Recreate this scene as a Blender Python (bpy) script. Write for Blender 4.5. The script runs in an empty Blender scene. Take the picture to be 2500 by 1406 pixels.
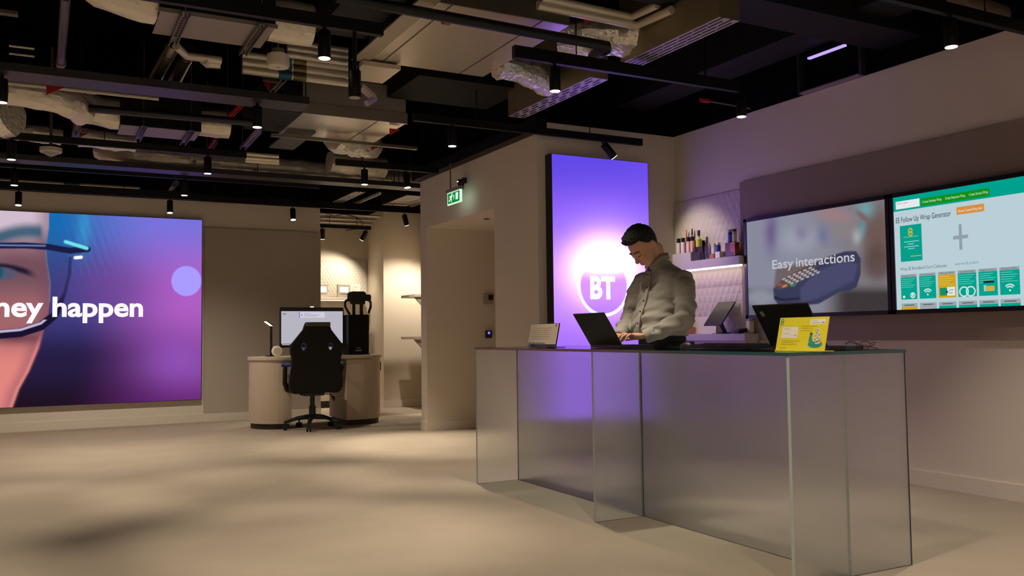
import bpy, math, random
import numpy as np
from mathutils import Vector, Matrix, Euler

random.seed(7)
scene = bpy.context.scene
COL = scene.collection

# ------------------------------------------------------------------ camera
F_PX, CX, CY, CAM_H = 2168.0, 1250.0, 703.0, 1.0
_yaw, _pit, _rol = (math.radians(v) for v in (27.98, 3.0, 0.688))
FWD = np.array([math.sin(_yaw)*math.cos(_pit), math.cos(_yaw)*math.cos(_pit), math.sin(_pit)])
_r0 = np.array([math.cos(_yaw), -math.sin(_yaw), 0.0]); _u0 = np.cross(_r0, FWD)
RGT = _r0*math.cos(_rol) - _u0*math.sin(_rol)
UPV = _r0*math.sin(_rol) + _u0*math.cos(_rol)
ORG = np.array([0.0, 0.0, CAM_H])
cam_data = bpy.data.cameras.new('camera')
cam = bpy.data.objects.new('camera', cam_data); COL.objects.link(cam)
cam_data.sensor_width = 36.0
cam_data.lens = F_PX/2500.0*36.0
cam_data.clip_start = 0.05
cam.matrix_world = Matrix(((RGT[0], UPV[0], -FWD[0], 0), (RGT[1], UPV[1], -FWD[1], 0),
                           (RGT[2], UPV[2], -FWD[2], CAM_H), (0, 0, 0, 1)))
scene.camera = cam

# ------------------------------------------------------------------ world, exposure
world = bpy.data.worlds.new('world'); scene.world = world; world.use_nodes = True
world.node_tree.nodes['Background'].inputs[0].default_value = (0.02, 0.018, 0.016, 1)
world.node_tree.nodes['Background'].inputs[1].default_value = 0.3
vs = scene.view_settings
vs.view_transform = 'Standard'; vs.look = 'None'; vs.gamma = 1.0; vs.use_curve_mapping = False
vs.exposure = 0.0
scene.cycles.use_denoising = True
scene.cycles.sample_clamp_indirect = 6.0
scene.cycles.max_bounces = 14
scene.cycles.transmission_bounces = 12
scene.cycles.transparent_max_bounces = 16
SPOT_W = 104.0           # power of one track spotlight
SPOT_COL = (1.0, 0.865, 0.69)


# ------------------------------------------------------------------ pixel -> place
def pix(x, y, X=None, Y=None, z=None):
    """the point where the sight line of photo pixel (x, y) meets the plane X=, Y= or z="""
    d = RGT*(x-CX) - UPV*(y-CY) + FWD*F_PX
    t = X/d[0] if X is not None else Y/d[1] if Y is not None else (z-CAM_H)/d[2]
    return Vector(ORG + t*d)


def to_px(P):
    P = np.asarray(P, float)
    d = P - ORG
    q = d@FWD
    return CX + F_PX*(d@RGT)/q, CY - F_PX*(d@UPV)/q


# ------------------------------------------------------------------ materials
MATS = {}


def s2l(c):
    c = [v/255.0 for v in c]
    return [v/12.92 if v <= 0.04045 else ((v+0.055)/1.055)**2.4 for v in c]


def mat(name, col=(128, 128, 128), rough=0.6, metal=0.0, noise=None, bump=None, emit=None, lin=None,
        spec=0.5, coat=0.0):
    """col is sRGB 0-255; noise=(scale, amount) varies the colour, bump=(scale, strength) the relief"""
    if name in MATS:
        return MATS[name]
    m = bpy.data.materials.new(name); m.use_nodes = True; MATS[name] = m
    nt = m.node_tree; b = nt.nodes['Principled BSDF']
    c = tuple(lin or s2l(col)) + (1,)
    b.inputs['Base Color'].default_value = c
    b.inputs['Roughness'].default_value = rough
    b.inputs['Metallic'].default_value = metal
    b.inputs['Specular IOR Level'].default_value = spec
    b.inputs['Coat Weight'].default_value = coat
    tc = nt.nodes.new('ShaderNodeTexCoord')
    if noise:
        n = nt.nodes.new('ShaderNodeTexNoise'); n.inputs['Scale'].default_value = noise[0]
        n.inputs['Detail'].default_value = 4
        nt.links.new(tc.outputs['Object'], n.inputs['Vector'])
        mx = nt.nodes.new('ShaderNodeMix'); mx.data_type = 'RGBA'
        mx.inputs[6].default_value = tuple(v*(1-noise[1]) for v in c[:3]) + (1,)
        mx.inputs[7].default_value = tuple(min(1, v*(1+noise[1])) for v in c[:3]) + (1,)
        nt.links.new(n.outputs['Fac'], mx.inputs[0]); nt.links.new(mx.outputs[2], b.inputs['Base Color'])
    if bump:
        n = nt.nodes.new('ShaderNodeTexNoise'); n.inputs['Scale'].default_value = bump[0]
        n.inputs['Detail'].default_value = 3
        nt.links.new(tc.outputs['Object'], n.inputs['Vector'])
        bp = nt.nodes.new('ShaderNodeBump'); bp.inputs['Strength'].default_value = bump[1]
        bp.inputs['Distance'].default_value = 0.02
        nt.links.new(n.outputs['Fac'], bp.inputs['Height']); nt.links.new(bp.outputs[0], b.inputs['Normal'])
    if emit:
        b.inputs['Emission Color'].default_value = tuple(s2l(emit[0])) + (1,)
        b.inputs['Emission Strength'].default_value = emit[1]
    return m


def emission_mat(name, col, strength):
    if name in MATS:
        return MATS[name]
    m = bpy.data.materials.new(name); m.use_nodes = True; MATS[name] = m
    nt = m.node_tree; nt.nodes.remove(nt.nodes['Principled BSDF'])
    e = nt.nodes.new('ShaderNodeEmission'); e.inputs[0].default_value = tuple(s2l(col)) + (1,)
    e.inputs[1].default_value = strength
    nt.links.new(e.outputs[0], nt.nodes['Material Output'].inputs[0])
    return m


def picture_mat(name, strength=1.0):
    """a lit screen: shows the colour stored on the mesh"""
    if name in MATS:
        return MATS[name]
    m = bpy.data.materials.new(name); m.use_nodes = True; MATS[name] = m
    nt = m.node_tree; nt.nodes.remove(nt.nodes['Principled BSDF'])
    e = nt.nodes.new('ShaderNodeEmission'); e.inputs[1].default_value = strength
    a = nt.nodes.new('ShaderNodeAttribute'); a.attribute_name = 'picture'
    nt.links.new(a.outputs['Color'], e.inputs[0])
    nt.links.new(e.outputs[0], nt.nodes['Material Output'].inputs[0])
    return m


def print_mat(name, rough=0.5):
    """printed card: the colour stored on the mesh as paint"""
    if name in MATS:
        return MATS[name]
    m = bpy.data.materials.new(name); m.use_nodes = True; MATS[name] = m
    nt = m.node_tree; b = nt.nodes['Principled BSDF']; b.inputs['Roughness'].default_value = rough
    a = nt.nodes.new('ShaderNodeAttribute'); a.attribute_name = 'picture'
    nt.links.new(a.outputs['Color'], b.inputs['Base Color'])
    return m


def clear_glass(name, tint=(0.8, 0.9, 0.87), ior=1.5, rough=0.02, reflect=1.0):
    if name in MATS:
        return MATS[name]
    m = bpy.data.materials.new(name); m.use_nodes = True; MATS[name] = m
    nt = m.node_tree; nt.nodes.remove(nt.nodes['Principled BSDF'])
    t = nt.nodes.new('ShaderNodeBsdfTransparent'); t.inputs[0].default_value = tuple(tint) + (1,)
    g = nt.nodes.new('ShaderNodeBsdfGlossy'); g.inputs['Roughness'].default_value = rough
    f = nt.nodes.new('ShaderNodeFresnel'); f.inputs[0].default_value = ior
    mx = nt.nodes.new('ShaderNodeMixShader')
    nt.links.new(f.outputs[0], mx.inputs[0]); nt.links.new(t.outputs[0], mx.inputs[1])
    nt.links.new(g.outputs[0], mx.inputs[2]); nt.links.new(mx.outputs[0], nt.nodes['Material Output'].inputs[0])
    return m


def fluted_glass(name):
    """vertical fine flutes: a horizontal scatter of the surface normal, refracting"""
    m = bpy.data.materials.new(name); m.use_nodes = True; MATS[name] = m
    nt = m.node_tree; L = nt.links; nt.nodes.remove(nt.nodes['Principled BSDF'])
    geo = nt.nodes.new('ShaderNodeNewGeometry')
    wn = nt.nodes.new('ShaderNodeTexWhiteNoise'); wn.noise_dimensions = '3D'
    L.new(geo.outputs['Position'], wn.inputs['Vector'])
    wn2 = nt.nodes.new('ShaderNodeTexWhiteNoise'); wn2.noise_dimensions = '3D'
    off = nt.nodes.new('ShaderNodeVectorMath'); off.operation = 'ADD'; off.inputs[1].default_value = (3.1, 7.7, 1.9)
    L.new(geo.outputs['Position'], off.inputs[0]); L.new(off.outputs[0], wn2.inputs['Vector'])
    add = nt.nodes.new('ShaderNodeMath'); add.operation = 'ADD'
    L.new(wn.outputs['Value'], add.inputs[0]); L.new(wn2.outputs['Value'], add.inputs[1])
    sub = nt.nodes.new('ShaderNodeMath'); sub.operation = 'SUBTRACT'; sub.inputs[1].default_value = 1.0
    L.new(add.outputs[0], sub.inputs[0])
    mul = nt.nodes.new('ShaderNodeMath'); mul.operation = 'MULTIPLY'; mul.inputs[1].default_value = 0.30
    L.new(sub.outputs[0], mul.inputs[0])
    cr = nt.nodes.new('ShaderNodeVectorMath'); cr.operation = 'CROSS_PRODUCT'; cr.inputs[1].default_value = (0, 0, 1)
    L.new(geo.outputs['Normal'], cr.inputs[0])
    sc = nt.nodes.new('ShaderNodeVectorMath'); sc.operation = 'SCALE'
    L.new(cr.outputs[0], sc.inputs[0]); L.new(mul.outputs[0], sc.inputs['Scale'])
    ad = nt.nodes.new('ShaderNodeVectorMath'); ad.operation = 'ADD'
    L.new(geo.outputs['Normal'], ad.inputs[0]); L.new(sc.outputs[0], ad.inputs[1])
    nm = nt.nodes.new('ShaderNodeVectorMath'); nm.operation = 'NORMALIZE'; L.new(ad.outputs[0], nm.inputs[0])
    g = nt.nodes.new('ShaderNodeBsdfGlass'); g.inputs['IOR'].default_value = 1.42
    g.inputs['Roughness'].default_value = 0.12
    g.inputs['Color'].default_value = (0.99, 1.0, 0.995, 1)
    L.new(nm.outputs[0], g.inputs['Normal'])
    # a little straight light still passes between the flutes
    t = nt.nodes.new('ShaderNodeBsdfTranslucent'); t.inputs[0].default_value = (0.85, 0.85, 0.84, 1)
    d = nt.nodes.new('ShaderNodeBsdfDiffuse'); d.inputs[0].default_value = (0.75, 0.76, 0.76, 1)
    td = nt.nodes.new('ShaderNodeMixShader'); td.inputs[0].default_value = 0.35
    L.new(t.outputs[0], td.inputs[1]); L.new(d.outputs[0], td.inputs[2])
    mx = nt.nodes.new('ShaderNodeMixShader'); mx.inputs[0].default_value = 0.10
    L.new(g.outputs[0], mx.inputs[1]); L.new(td.outputs[0], mx.inputs[2])
    L.new(mx.outputs[0], nt.nodes['Material Output'].inputs[0])
    return m


# ------------------------------------------------------------------ objects
ROOT = {}      # object name -> world origin its vertices are relative to


def tag(o, label=None, cat=None, group=None, kind=None):
    if label: o['label'] = label
    if cat: o['category'] = cat
    if group: o['group'] = group
    if kind: o['kind'] = kind
    return o


def thing(name, loc, label, cat, group=None, rot=(0, 0, 0)):
    o = bpy.data.objects.new(name, None); COL.objects.link(o)
    o.empty_display_size = 0.1
    o.location = loc; o.rotation_euler = rot
    ROOT[o.name] = Vector(loc)
    return tag(o, label, cat, group)


def copy_tree(o, parent=None):
    c = o.copy(); COL.objects.link(c); c.parent = parent
    ROOT[c.name] = ROOT.get(o.name, Vector())
    for ch in list(o.children):
        copy_tree(ch, c)
    return c


class MB:
    """collects shapes (world coordinates) and builds them as one mesh object"""
    def __init__(s):
        s.v = []; s.f = []; s.m = []; s.c = []; s.cur = 0; s.col = None

    def add(s, vs, fs):
        k = len(s.v); s.v += [tuple(p) for p in vs]
        for f in fs:
            s.f.append(tuple(i+k for i in f)); s.m.append(s.cur); s.c.append(s.col)
        return s

    def box(s, x0, x1, y0, y1, z0, z1):
        x0, x1 = min(x0, x1), max(x0, x1); y0, y1 = min(y0, y1), max(y0, y1); z0, z1 = min(z0, z1), max(z0, z1)
        return s.add([(x0, y0, z0), (x1, y0, z0), (x1, y1, z0), (x0, y1, z0), (x0, y0, z1), (x1, y0, z1), (x1, y1, z1), (x0, y1, z1)],
                     [(0, 3, 2, 1), (4, 5, 6, 7), (0, 1, 5, 4), (1, 2, 6, 5), (2, 3, 7, 6), (3, 0, 4, 7)])

    def obox(s, c, ax, ay, az, bev=0):
        """box by centre and three half-axis vectors"""
        c, ax, ay, az = Vector(c), Vector(ax), Vector(ay), Vector(az)
        P = [c+ax*i+ay*j+az*k for k in (-1, 1) for (i, j) in ((-1, -1), (1, -1), (1, 1), (-1, 1))]
        return s.add(P, [(0, 3, 2, 1), (4, 5, 6, 7), (0, 1, 5, 4), (1, 2, 6, 5), (2, 3, 7, 6), (3, 0, 4, 7)])

    def rbox(s, x0, x1, y0, y1, z0, z1, r=0.01, n=3, axis='z'):
        """box with rounded corners around one axis"""
        def lims(a):
            return {'z': (x0, x1, y0, y1, z0, z1), 'x': (y0, y1, z0, z1, x0, x1), 'y': (z0, z1, x0, x1, y0, y1)}[a]
        a0, a1, b0, b1, c0, c1 = lims(axis)
        pts = []
        for (ca, cb, st) in ((a1-r, b1-r, 0), (a0+r, b1-r, 90), (a0+r, b0+r, 180), (a1-r, b0+r, 270)):
            for i in range(n+1):
                t = math.radians(st+90*i/n); pts.append((ca+r*math.cos(t), cb+r*math.sin(t)))
        def to3(a, b, c):
            return {'z': (a, b, c), 'x': (c, a, b), 'y': (b, c, a)}[axis]
        N = len(pts)
        V = [to3(a, b, c0) for a, b in pts]+[to3(a, b, c1) for a, b in pts]
        return s.add(V, [tuple(range(N-1, -1, -1)), tuple(range(N, 2*N))]+[(i, (i+1) % N, N+(i+1) % N, N+i) for i in range(N)])

    def prism(s, poly, fn, d):
        """polygon given in 2D, fn(a, b) -> 3D point, extruded by vector d"""
        d = Vector(d); A = [Vector(fn(a, b)) for a, b in poly]; N = len(A)
        V = A+[p+d for p in A]
        return s.add(V, [tuple(range(N-1, -1, -1)), tuple(range(N, 2*N))]+[(i, (i+1) % N, N+(i+1) % N, N+i) for i in range(N)])

    def loft(s, rings, caps=True, closed=True):
        N = len(rings[0]); V = [p for r in rings for p in r]; Fs = []
        for k in range(len(rings)-1):
            for i in range(N if closed else N-1):
                j = (i+1) % N
                Fs.append((k*N+i, k*N+j, (k+1)*N+j, (k+1)*N+i))
        if caps:
            Fs.append(tuple(range(N-1, -1, -1))); Fs.append(tuple(range((len(rings)-1)*N, len(rings)*N)))
        return s.add(V, Fs)

    def tube(s, path, r, n=10, caps=True, squash=1.0):
        """round tube along a path; r may be a list"""
        P = [Vector(p) for p in path]; R = r if isinstance(r, (list, tuple)) else [r]*len(P)
        rings = []; prev = None
        for i, p in enumerate(P):
            t = (P[min(i+1, len(P)-1)]-P[max(i-1, 0)]).normalized()
            if prev is None:
                ref = Vector((0, 0, 1)) if abs(t.z) < 0.9 else Vector((1, 0, 0))
                a = t.cross(ref).normalized()
            else:
                a = (prev-t*prev.dot(t)).normalized()
            prev = a; b = t.cross(a)
            rings.append([p+a*R[i]*math.cos(2*math.pi*k/n)+b*R[i]*squash*math.sin(2*math.pi*k/n) for k in range(n)])
        return s.loft(rings, caps)

    def cyl(s, p0, p1, r, n=16, r2=None):
        return s.tube([p0, p1], [r, r if r2 is None else r2], n)

    def lathe(s, prof, c, n=20, axis=(0, 0, 1)):
        """profile [(radius, height)] turned around an axis through c"""
        az = Vector(axis).normalized(); ref = Vector((1, 0, 0)) if abs(az.x) < 0.9 else Vector((0, 1, 0))
        ax = (ref-az*ref.dot(az)).normalized(); ay = az.cross(ax); c = Vector(c)
        rings = [[c+az*h+(ax*math.cos(2*math.pi*k/n)+ay*math.sin(2*math.pi*k/n))*max(r, 1e-4) for k in range(n)] for r, h in prof]
        return s.loft(rings)

    def ball(s, c, rx, ry=None, rz=None, n=16, m=10, rot=None):
        ry = rx if ry is None else ry; rz = rx if rz is None else rz
        M = rot.to_matrix() if rot is not None else Matrix.Identity(3)
        c = Vector(c); rings = []
        for i in range(m+1):
            t = math.pi*(i/m); t = min(max(t, 0.02), math.pi-0.02)
            rings.append([c+M@Vector((rx*math.sin(t)*math.cos(2*math.pi*k/n), ry*math.sin(t)*math.sin(2*math.pi*k/n), -rz*math.cos(t))) for k in range(n)])
        return s.loft(rings)

    def quad(s, a, b, c, d):
        return s.add([a, b, c, d], [(0, 1, 2, 3)])

    def build(s, name, material, parent=None, smooth=False, bevel=0, base=None, angle=40):
        if not s.v:
            raise ValueError(name)
        V = np.array(s.v, float)
        if parent is None:
            if base is None:
                base = ((V[:, 0].min()+V[:, 0].max())/2, (V[:, 1].min()+V[:, 1].max())/2, V[:, 2].min())
            o_w = Vector(base)
        else:
            o_w = ROOT[parent.name]
        V = V-np.array(o_w)
        me = bpy.data.meshes.new(name); me.from_pydata(V.tolist(), [], s.f); me.update()
        for mt in (material if isinstance(material, (list, tuple)) else [material]):
            me.materials.append(mt)
        if any(s.m):
            me.polygons.foreach_set('material_index', s.m)
        if any(c is not None for c in s.c):
            at = me.color_attributes.new('picture', 'FLOAT_COLOR', 'CORNER')
            data = []
            for p, c in zip(me.polygons, s.c):
                data += (list(c or (0.5, 0.5, 0.5))+[1.0])*p.loop_total
            at.data.foreach_set('color', data)
        if smooth:
            me.polygons.foreach_set('use_smooth', [True]*len(me.polygons))
            try:
                me.set_sharp_from_angle(angle=math.radians(angle))
            except Exception:
                pass
        o = bpy.data.objects.new(name, me); COL.objects.link(o)
        if parent is None:
            o.location = o_w
        else:
            o.parent = parent
        ROOT[o.name] = o_w
        if bevel:
            b = o.modifiers.new('bevel', 'BEVEL'); b.width = bevel; b.segments = 2; b.limit_method = 'ANGLE'
            b.angle_limit = math.radians(40)
        return o


def struct(name, mb, material, **k):
    return tag(mb.build(name, material, **k), kind='structure')


# flat lettering as mesh pieces
def text_mesh(txt, bold=0.0):
    cu = bpy.data.curves.new('t', 'FONT'); cu.body = txt; cu.size = 1.0; cu.offset = bold; cu.resolution_u = 4
    o = bpy.data.objects.new('t', cu)
    me = o.to_mesh()
    V = [tuple(v.co) for v in me.vertices]; Fs = [tuple(p.vertices) for p in me.polygons]
    o.to_mesh_clear(); bpy.data.objects.remove(o); bpy.data.curves.remove(cu)
    return V, Fs


class Art:
    """flat picture on a plane: o is its origin, u and v unit vectors across and up, n its outward normal"""
    def __init__(s, o, u, v, lift=0.0006):
        s.o, s.u, s.v = Vector(o), Vector(u), Vector(v); s.n = s.u.cross(s.v).normalized(); s.lift = lift
        s.mb = MB(); s.k = 1

    def P(s, a, b):
        return s.o+s.u*a+s.v*b+s.n*(s.lift*s.k)

    def uv(s, p):
        d = Vector(p)-s.o
        return d.dot(s.u), d.dot(s.v)

    def poly(s, pts, col, layer=None):
        s.k = layer or s.k
        s.mb.col = s2l(col); N = len(pts)
        s.mb.add([s.P(a, b) for a, b in pts], [tuple(range(N))]); return s

    def rect(s, a0, a1, b0, b1, col, layer=None):
        a0, a1, b0, b1 = min(a0, a1), max(a0, a1), min(b0, b1), max(b0, b1)
        return s.poly([(a0, b0), (a1, b0), (a1, b1), (a0, b1)], col, layer)

    def disc(s, a, b, r, col, layer=None, n=28, ry=None):
        ry = ry or r
        return s.poly([(a+r*math.cos(2*math.pi*i/n), b+ry*math.sin(2*math.pi*i/n)) for i in range(n)], col, layer)

    def ring(s, a, b, r0, r1, col, layer=None, n=48, t0=0, t1=360):
        s.k = layer or s.k; s.mb.col = s2l(col); V = []; Fs = []
        for i in range(n+1):
            t = math.radians(t0+(t1-t0)*i/n)
            V += [s.P(a+r0*math.cos(t), b+r0*math.sin(t)), s.P(a+r1*math.cos(t), b+r1*math.sin(t))]
        for i in range(n):
            Fs.append((2*i, 2*i+1, 2*i+3, 2*i+2))
        s.mb.add(V, Fs); return s

    def stroke(s, pts, w, col, layer=None):
        s.k = layer or s.k; s.mb.col = s2l(col); V = []; Fs = []
        W = w if isinstance(w, (list, tuple)) else [w]*len(pts)
        for i, (a, b) in enumerate(pts):
            p0 = pts[max(i-1, 0)]; p1 = pts[min(i+1, len(pts)-1)]
            dx, dy = p1[0]-p0[0], p1[1]-p0[1]; L = math.hypot(dx, dy) or 1
            nx, ny = -dy/L*W[i]/2, dx/L*W[i]/2
            V += [s.P(a+nx, b+ny), s.P(a-nx, b-ny)]
        for i in range(len(pts)-1):
            Fs.append((2*i+1, 2*i+3, 2*i+2, 2*i))
        s.mb.add(V, Fs); return s

    def text(s, txt, a0, b, width, height, col, layer=None, bold=0.0, slope=0.0):
        """lettering from a0 on baseline b, fitted to width; height of a capital letter"""
        s.k = layer or s.k; s.mb.col = s2l(col)
        V, Fs = text_mesh(txt, bold)
        xs = [p[0] for p in V]; x0, x1 = min(xs), max(xs)
        sx = width/(x1-x0) if width else height/0.69; sy = height/0.69
        s.mb.add([s.P(a0+(p[0]-x0)*sx, b+p[1]*sy+slope*(p[0]-x0)*sx) for p in V], Fs); return s

    def build(s, name, material, parent):
        return s.mb.build(name, material, parent)

# ================================================================== THE ROOM
XR, YL, YF, XB = 5.02, 11.19, 6.31, 3.60        # right wall, screen wall, lightbox wall, doorway wall
ZW = 2.76                                       # height of the painted walls
ZS = 3.45                                       # slab
WALL = mat('wall_paint', (222, 211, 198), 0.75, noise=(1.3, 0.03), bump=(260, 0.03))
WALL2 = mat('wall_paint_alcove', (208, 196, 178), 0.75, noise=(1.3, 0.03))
BASEB = mat('baseboard_paint', (224, 213, 200), 0.55)
BLACKP = mat('black_soffit_paint', (12, 12, 13), 0.8, noise=(3, 0.15), spec=0.08)
SLAB = mat('black_slab_paint', (5, 5, 6), 0.9, spec=0.0)


def floor_material():
    m = bpy.data.materials.new('carpet'); m.use_nodes = True
    nt = m.node_tree; L = nt.links; b = nt.nodes['Principled BSDF']; b.inputs['Roughness'].default_value = 0.9
    b.inputs['Specular IOR Level'].default_value = 0.2
    tc = nt.nodes.new('ShaderNodeTexCoord')
    n1 = nt.nodes.new('ShaderNodeTexNoise'); n1.inputs['Scale'].default_value = 240; n1.inputs['Detail'].default_value = 3
    n2 = nt.nodes.new('ShaderNodeTexNoise'); n2.inputs['Scale'].default_value = 2.2; n2.inputs['Detail'].default_value = 5
    for n in (n1, n2): L.new(tc.outputs['Object'], n.inputs['Vector'])
    r1 = nt.nodes.new('ShaderNodeValToRGB')
    r1.color_ramp.elements[0].position = 0.25; r1.color_ramp.elements[0].color = tuple(s2l((148, 135, 118)))+(1,)
    r1.color_ramp.elements[1].position = 0.75; r1.color_ramp.elements[1].color = tuple(s2l((188, 174, 155)))+(1,)
    L.new(n1.outputs['Fac'], r1.inputs[0])
    mx = nt.nodes.new('ShaderNodeMix'); mx.data_type = 'RGBA'; mx.blend_type = 'MULTIPLY'; mx.inputs[0].default_value = 0.25
    L.new(r1.outputs[0], mx.inputs[6]); L.new(n2.outputs['Fac'], mx.inputs[7])
    L.new(mx.outputs[2], b.inputs['Base Color'])
    bp = nt.nodes.new('ShaderNodeBump'); bp.inputs['Strength'].default_value = 0.22; bp.inputs['Distance'].default_value = 0.003
    L.new(n1.outputs['Fac'], bp.inputs['Height']); L.new(bp.outputs[0], b.inputs['Normal'])
    return m


struct('floor', MB().box(-5.2, 6.2, -3.2, 13.2, -0.1, 0), floor_material(), base=(0, 0, 0))
struct('ceiling', MB().box(-5.2, 6.2, -3.2, 13.2, ZS, ZS+0.1), SLAB)
struct('wall_screen', MB().box(-5.0, 3.16, YL, YL+0.22, 0, 2.655), WALL)
struct('wall_right', MB().box(XR, XR+0.2, -3.0, YF, 0, ZW), WALL)
struct('wall_lightbox', MB().box(XB, XR+0.2, YF, 7.10, 0, ZW), WALL)
struct('wall_doorway', MB().box(XB, 5.7, 8.70, 8.86, 0, ZW), WALL)
struct('wall_above_doorway', MB().box(XB, 5.7, 7.10, 8.70, 2.141, ZW), WALL)
struct('wall_passage_end', MB().box(5.7, 5.85, 7.10, 8.86, 0, ZW), WALL)
struct('wall_rear', MB().box(-5.2, 5.3, -3.2, -3.0, 0, ZS), WALL)
struct('wall_far_left', MB().box(-5.2, -5.0, -3.0, 13.0, 0, ZS), WALL)
struct('wall_alcove_back', MB().box(2.4, 4.28, 12.64, 12.84, 0, 2.8), WALL2)
struct('wall_alcove_column', MB().box(4.28, 5.6, 11.93, 12.84, 0, 2.8), WALL2)
struct('wall_alcove_left', MB().box(2.4, 2.55, YL+0.22, 12.64, 0, 2.8), WALL2)
struct('wall_alcove_right', MB().box(4.86, 5.06, 8.86, 11.93, 0, 2.8), WALL2)
# black painted band above the walls
struct('wall_right_upper', MB().box(XR+0.02, XR+0.2, -3.0, YF, ZW, ZS), BLACKP)
struct('wall_lightbox_upper', MB().box(XB, XR+0.2, YF+0.02, 8.86, ZW, ZS), BLACKP)
struct('wall_screen_upper', MB().box(-5.0, 3.16, YL+0.002, YL+0.22, 2.655, ZS), BLACKP)
struct('wall_alcove_upper', MB().box(2.4, 5.7, 12.70, 12.84, 2.80, ZS).box(5.4, 5.7, 8.86, 12.7, 2.8, ZS), BLACKP)

# baseboards (with their shadow line at the top)
def baseboard(name, x0, x1, y0, y1, m=BASEB):
    struct(name, MB().box(x0, x1, y0, y1, 0, 0.098), m)
baseboard('baseboard_screen', -5.0, 1.72, YL-0.012, YL)
baseboard('baseboard_panel', 1.72, 3.16, YL-0.05, YL)
baseboard('baseboard_right', XR-0.012, XR, -3.0, 5.46)
baseboard('baseboard_lightbox', XB, XR, YF-0.012, YF)
baseboard('baseboard_pier', XB-0.012, XB, YF-0.012, 7.10)
baseboard('baseboard_doorway', XB-0.012, 5.7, 8.688, 8.70)
baseboard('baseboard_doorway_end', XB-0.012, XB, 8.70, 8.86)
baseboard('baseboard_alcove_back', 2.55, 4.268, 12.628, 12.64)
baseboard('baseboard_alcove_side', 4.268, 4.28, 11.918, 12.64)
baseboard('baseboard_alcove_column', 4.28, 4.86, 11.918, 11.93)


# patterned grey fabric panel on the screen wall
def diamond_bump(name, col, sx, sz, strength, axis='x'):
    m = mat(name, col, 0.85); nt = m.node_tree; L = nt.links; b = nt.nodes['Principled BSDF']
    tc = nt.nodes.new('ShaderNodeTexCoord'); sp = nt.nodes.new('ShaderNodeSeparateXYZ'); L.new(tc.outputs['Object'], sp.inputs[0])
    def math_(op, a, bb):
        n = nt.nodes.new('ShaderNodeMath'); n.operation = op
        for i, q in enumerate((a, bb)):
            if isinstance(q, (int, float)): n.inputs[i].default_value = q
            elif q is not None: L.new(q, n.inputs[i])
        return n.outputs[0]
    a = math_('MULTIPLY', sp.outputs[0 if axis == 'x' else 1], 1/sx); c = math_('MULTIPLY', sp.outputs[2], 1/sz)
    p = math_('PINGPONG', math_('ADD', a, c), 0.5); q = math_('PINGPONG', math_('SUBTRACT', a, c), 0.5)
    h = math_('MULTIPLY', p, q)
    bp = nt.nodes.new('ShaderNodeBump'); bp.inputs['Strength'].default_value = strength; bp.inputs['Distance'].default_value = 0.03
    L.new(h, bp.inputs['Height']); L.new(bp.outputs[0], b.inputs['Normal'])
    return m


pt = thing('wall_panel', (2.44, YL-0.02, 0.098), 'tall grey patterned fabric panel on the wall between the screen and the alcove', 'wall panel')
MB().box(1.74, 3.16, YL-0.028, YL-0.001, 0.098, 2.335).build('fabric_panel', diamond_bump('grey_fabric', (182, 172, 159), 0.05, 0.085, 0.14), pt)

# ------------------------------------------------------------------ TV backing panel and diamond panel on the right wall
BACKP = mat('backing_panel_paint', (150, 133, 121), 0.7, noise=(1.2, 0.04))
MBp = MB().box(XR-0.03, XR-0.001, -1.2, 5.44, 0.932, 2.207).build('wall_panel', BACKP)
tag(MBp, 'long dark taupe backing panel on the right wall behind the two televisions', 'wall panel')
LOWP = mat('lower_panel_paint', (160, 148, 135), 0.7, noise=(1.2, 0.03))
# diamond relief panel, moulded
def diamond_relief(x, y0, y1, z0, z1, sy, sz, depth, mb, axis='x'):
    ny = max(1, round((y1-y0)/sy)); nz = max(1, round((z1-z0)/sz)); sy = (y1-y0)/ny; sz = (z1-z0)/nz
    def P(a, z, d):
        return (x-d, a, z) if axis == 'x' else (a, x-d, z)
    for i in range(ny):
        for j in range(nz):
            a0, b0 = y0+i*sy, z0+j*sz
            c = [P(a0, b0, 0), P(a0+sy, b0, 0), P(a0+sy, b0+sz, 0), P(a0, b0+sz, 0)]
            mids = [P(a0+sy/2, b0, depth), P(a0+sy, b0+sz/2, depth), P(a0+sy/2, b0+sz, depth), P(a0, b0+sz/2, depth)]
            ctr = P(a0+sy/2, b0+sz/2, 0)
            V = c+mids+[ctr]
            Fs = [(0, 4, 7), (4, 1, 5), (5, 2, 6), (6, 3, 7), (4, 5, 8), (5, 6, 8), (6, 7, 8), (7, 4, 8)]
            if axis == 'x': Fs = [f[::-1] for f in Fs]
            mb.add(V, Fs)
    return mb
DIAM = mat('diamond_panel', (204, 195, 184), 0.6)
dp = thing('wall_panel', (XR-0.02, 5.87, 0.93), 'pale quilted diamond panel behind the bottle shelf', 'wall panel')
MB().box(XR-0.012, XR-0.001, 5.445, YF-0.002, 0.6, 2.155).build('backing_board', DIAM, dp)
diamond_relief(XR-0.0125, 5.445, YF-0.002, 0.60, 2.155, 0.064, 0.125, 0.006, MB()).build('diamond_relief', DIAM, dp)

# ================================================================== LIT SCREENS
PIC = picture_mat('led_picture', 1.0)


def lerp(a, b, t):
    return a+(b-a)*t[..., None]


def sm(x, a, b):
    t = np.clip((x-a)/(b-a), 0, 1)
    return t*t*(3-2*t)


def C(*c):
    return np.array(s2l(c))


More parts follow.
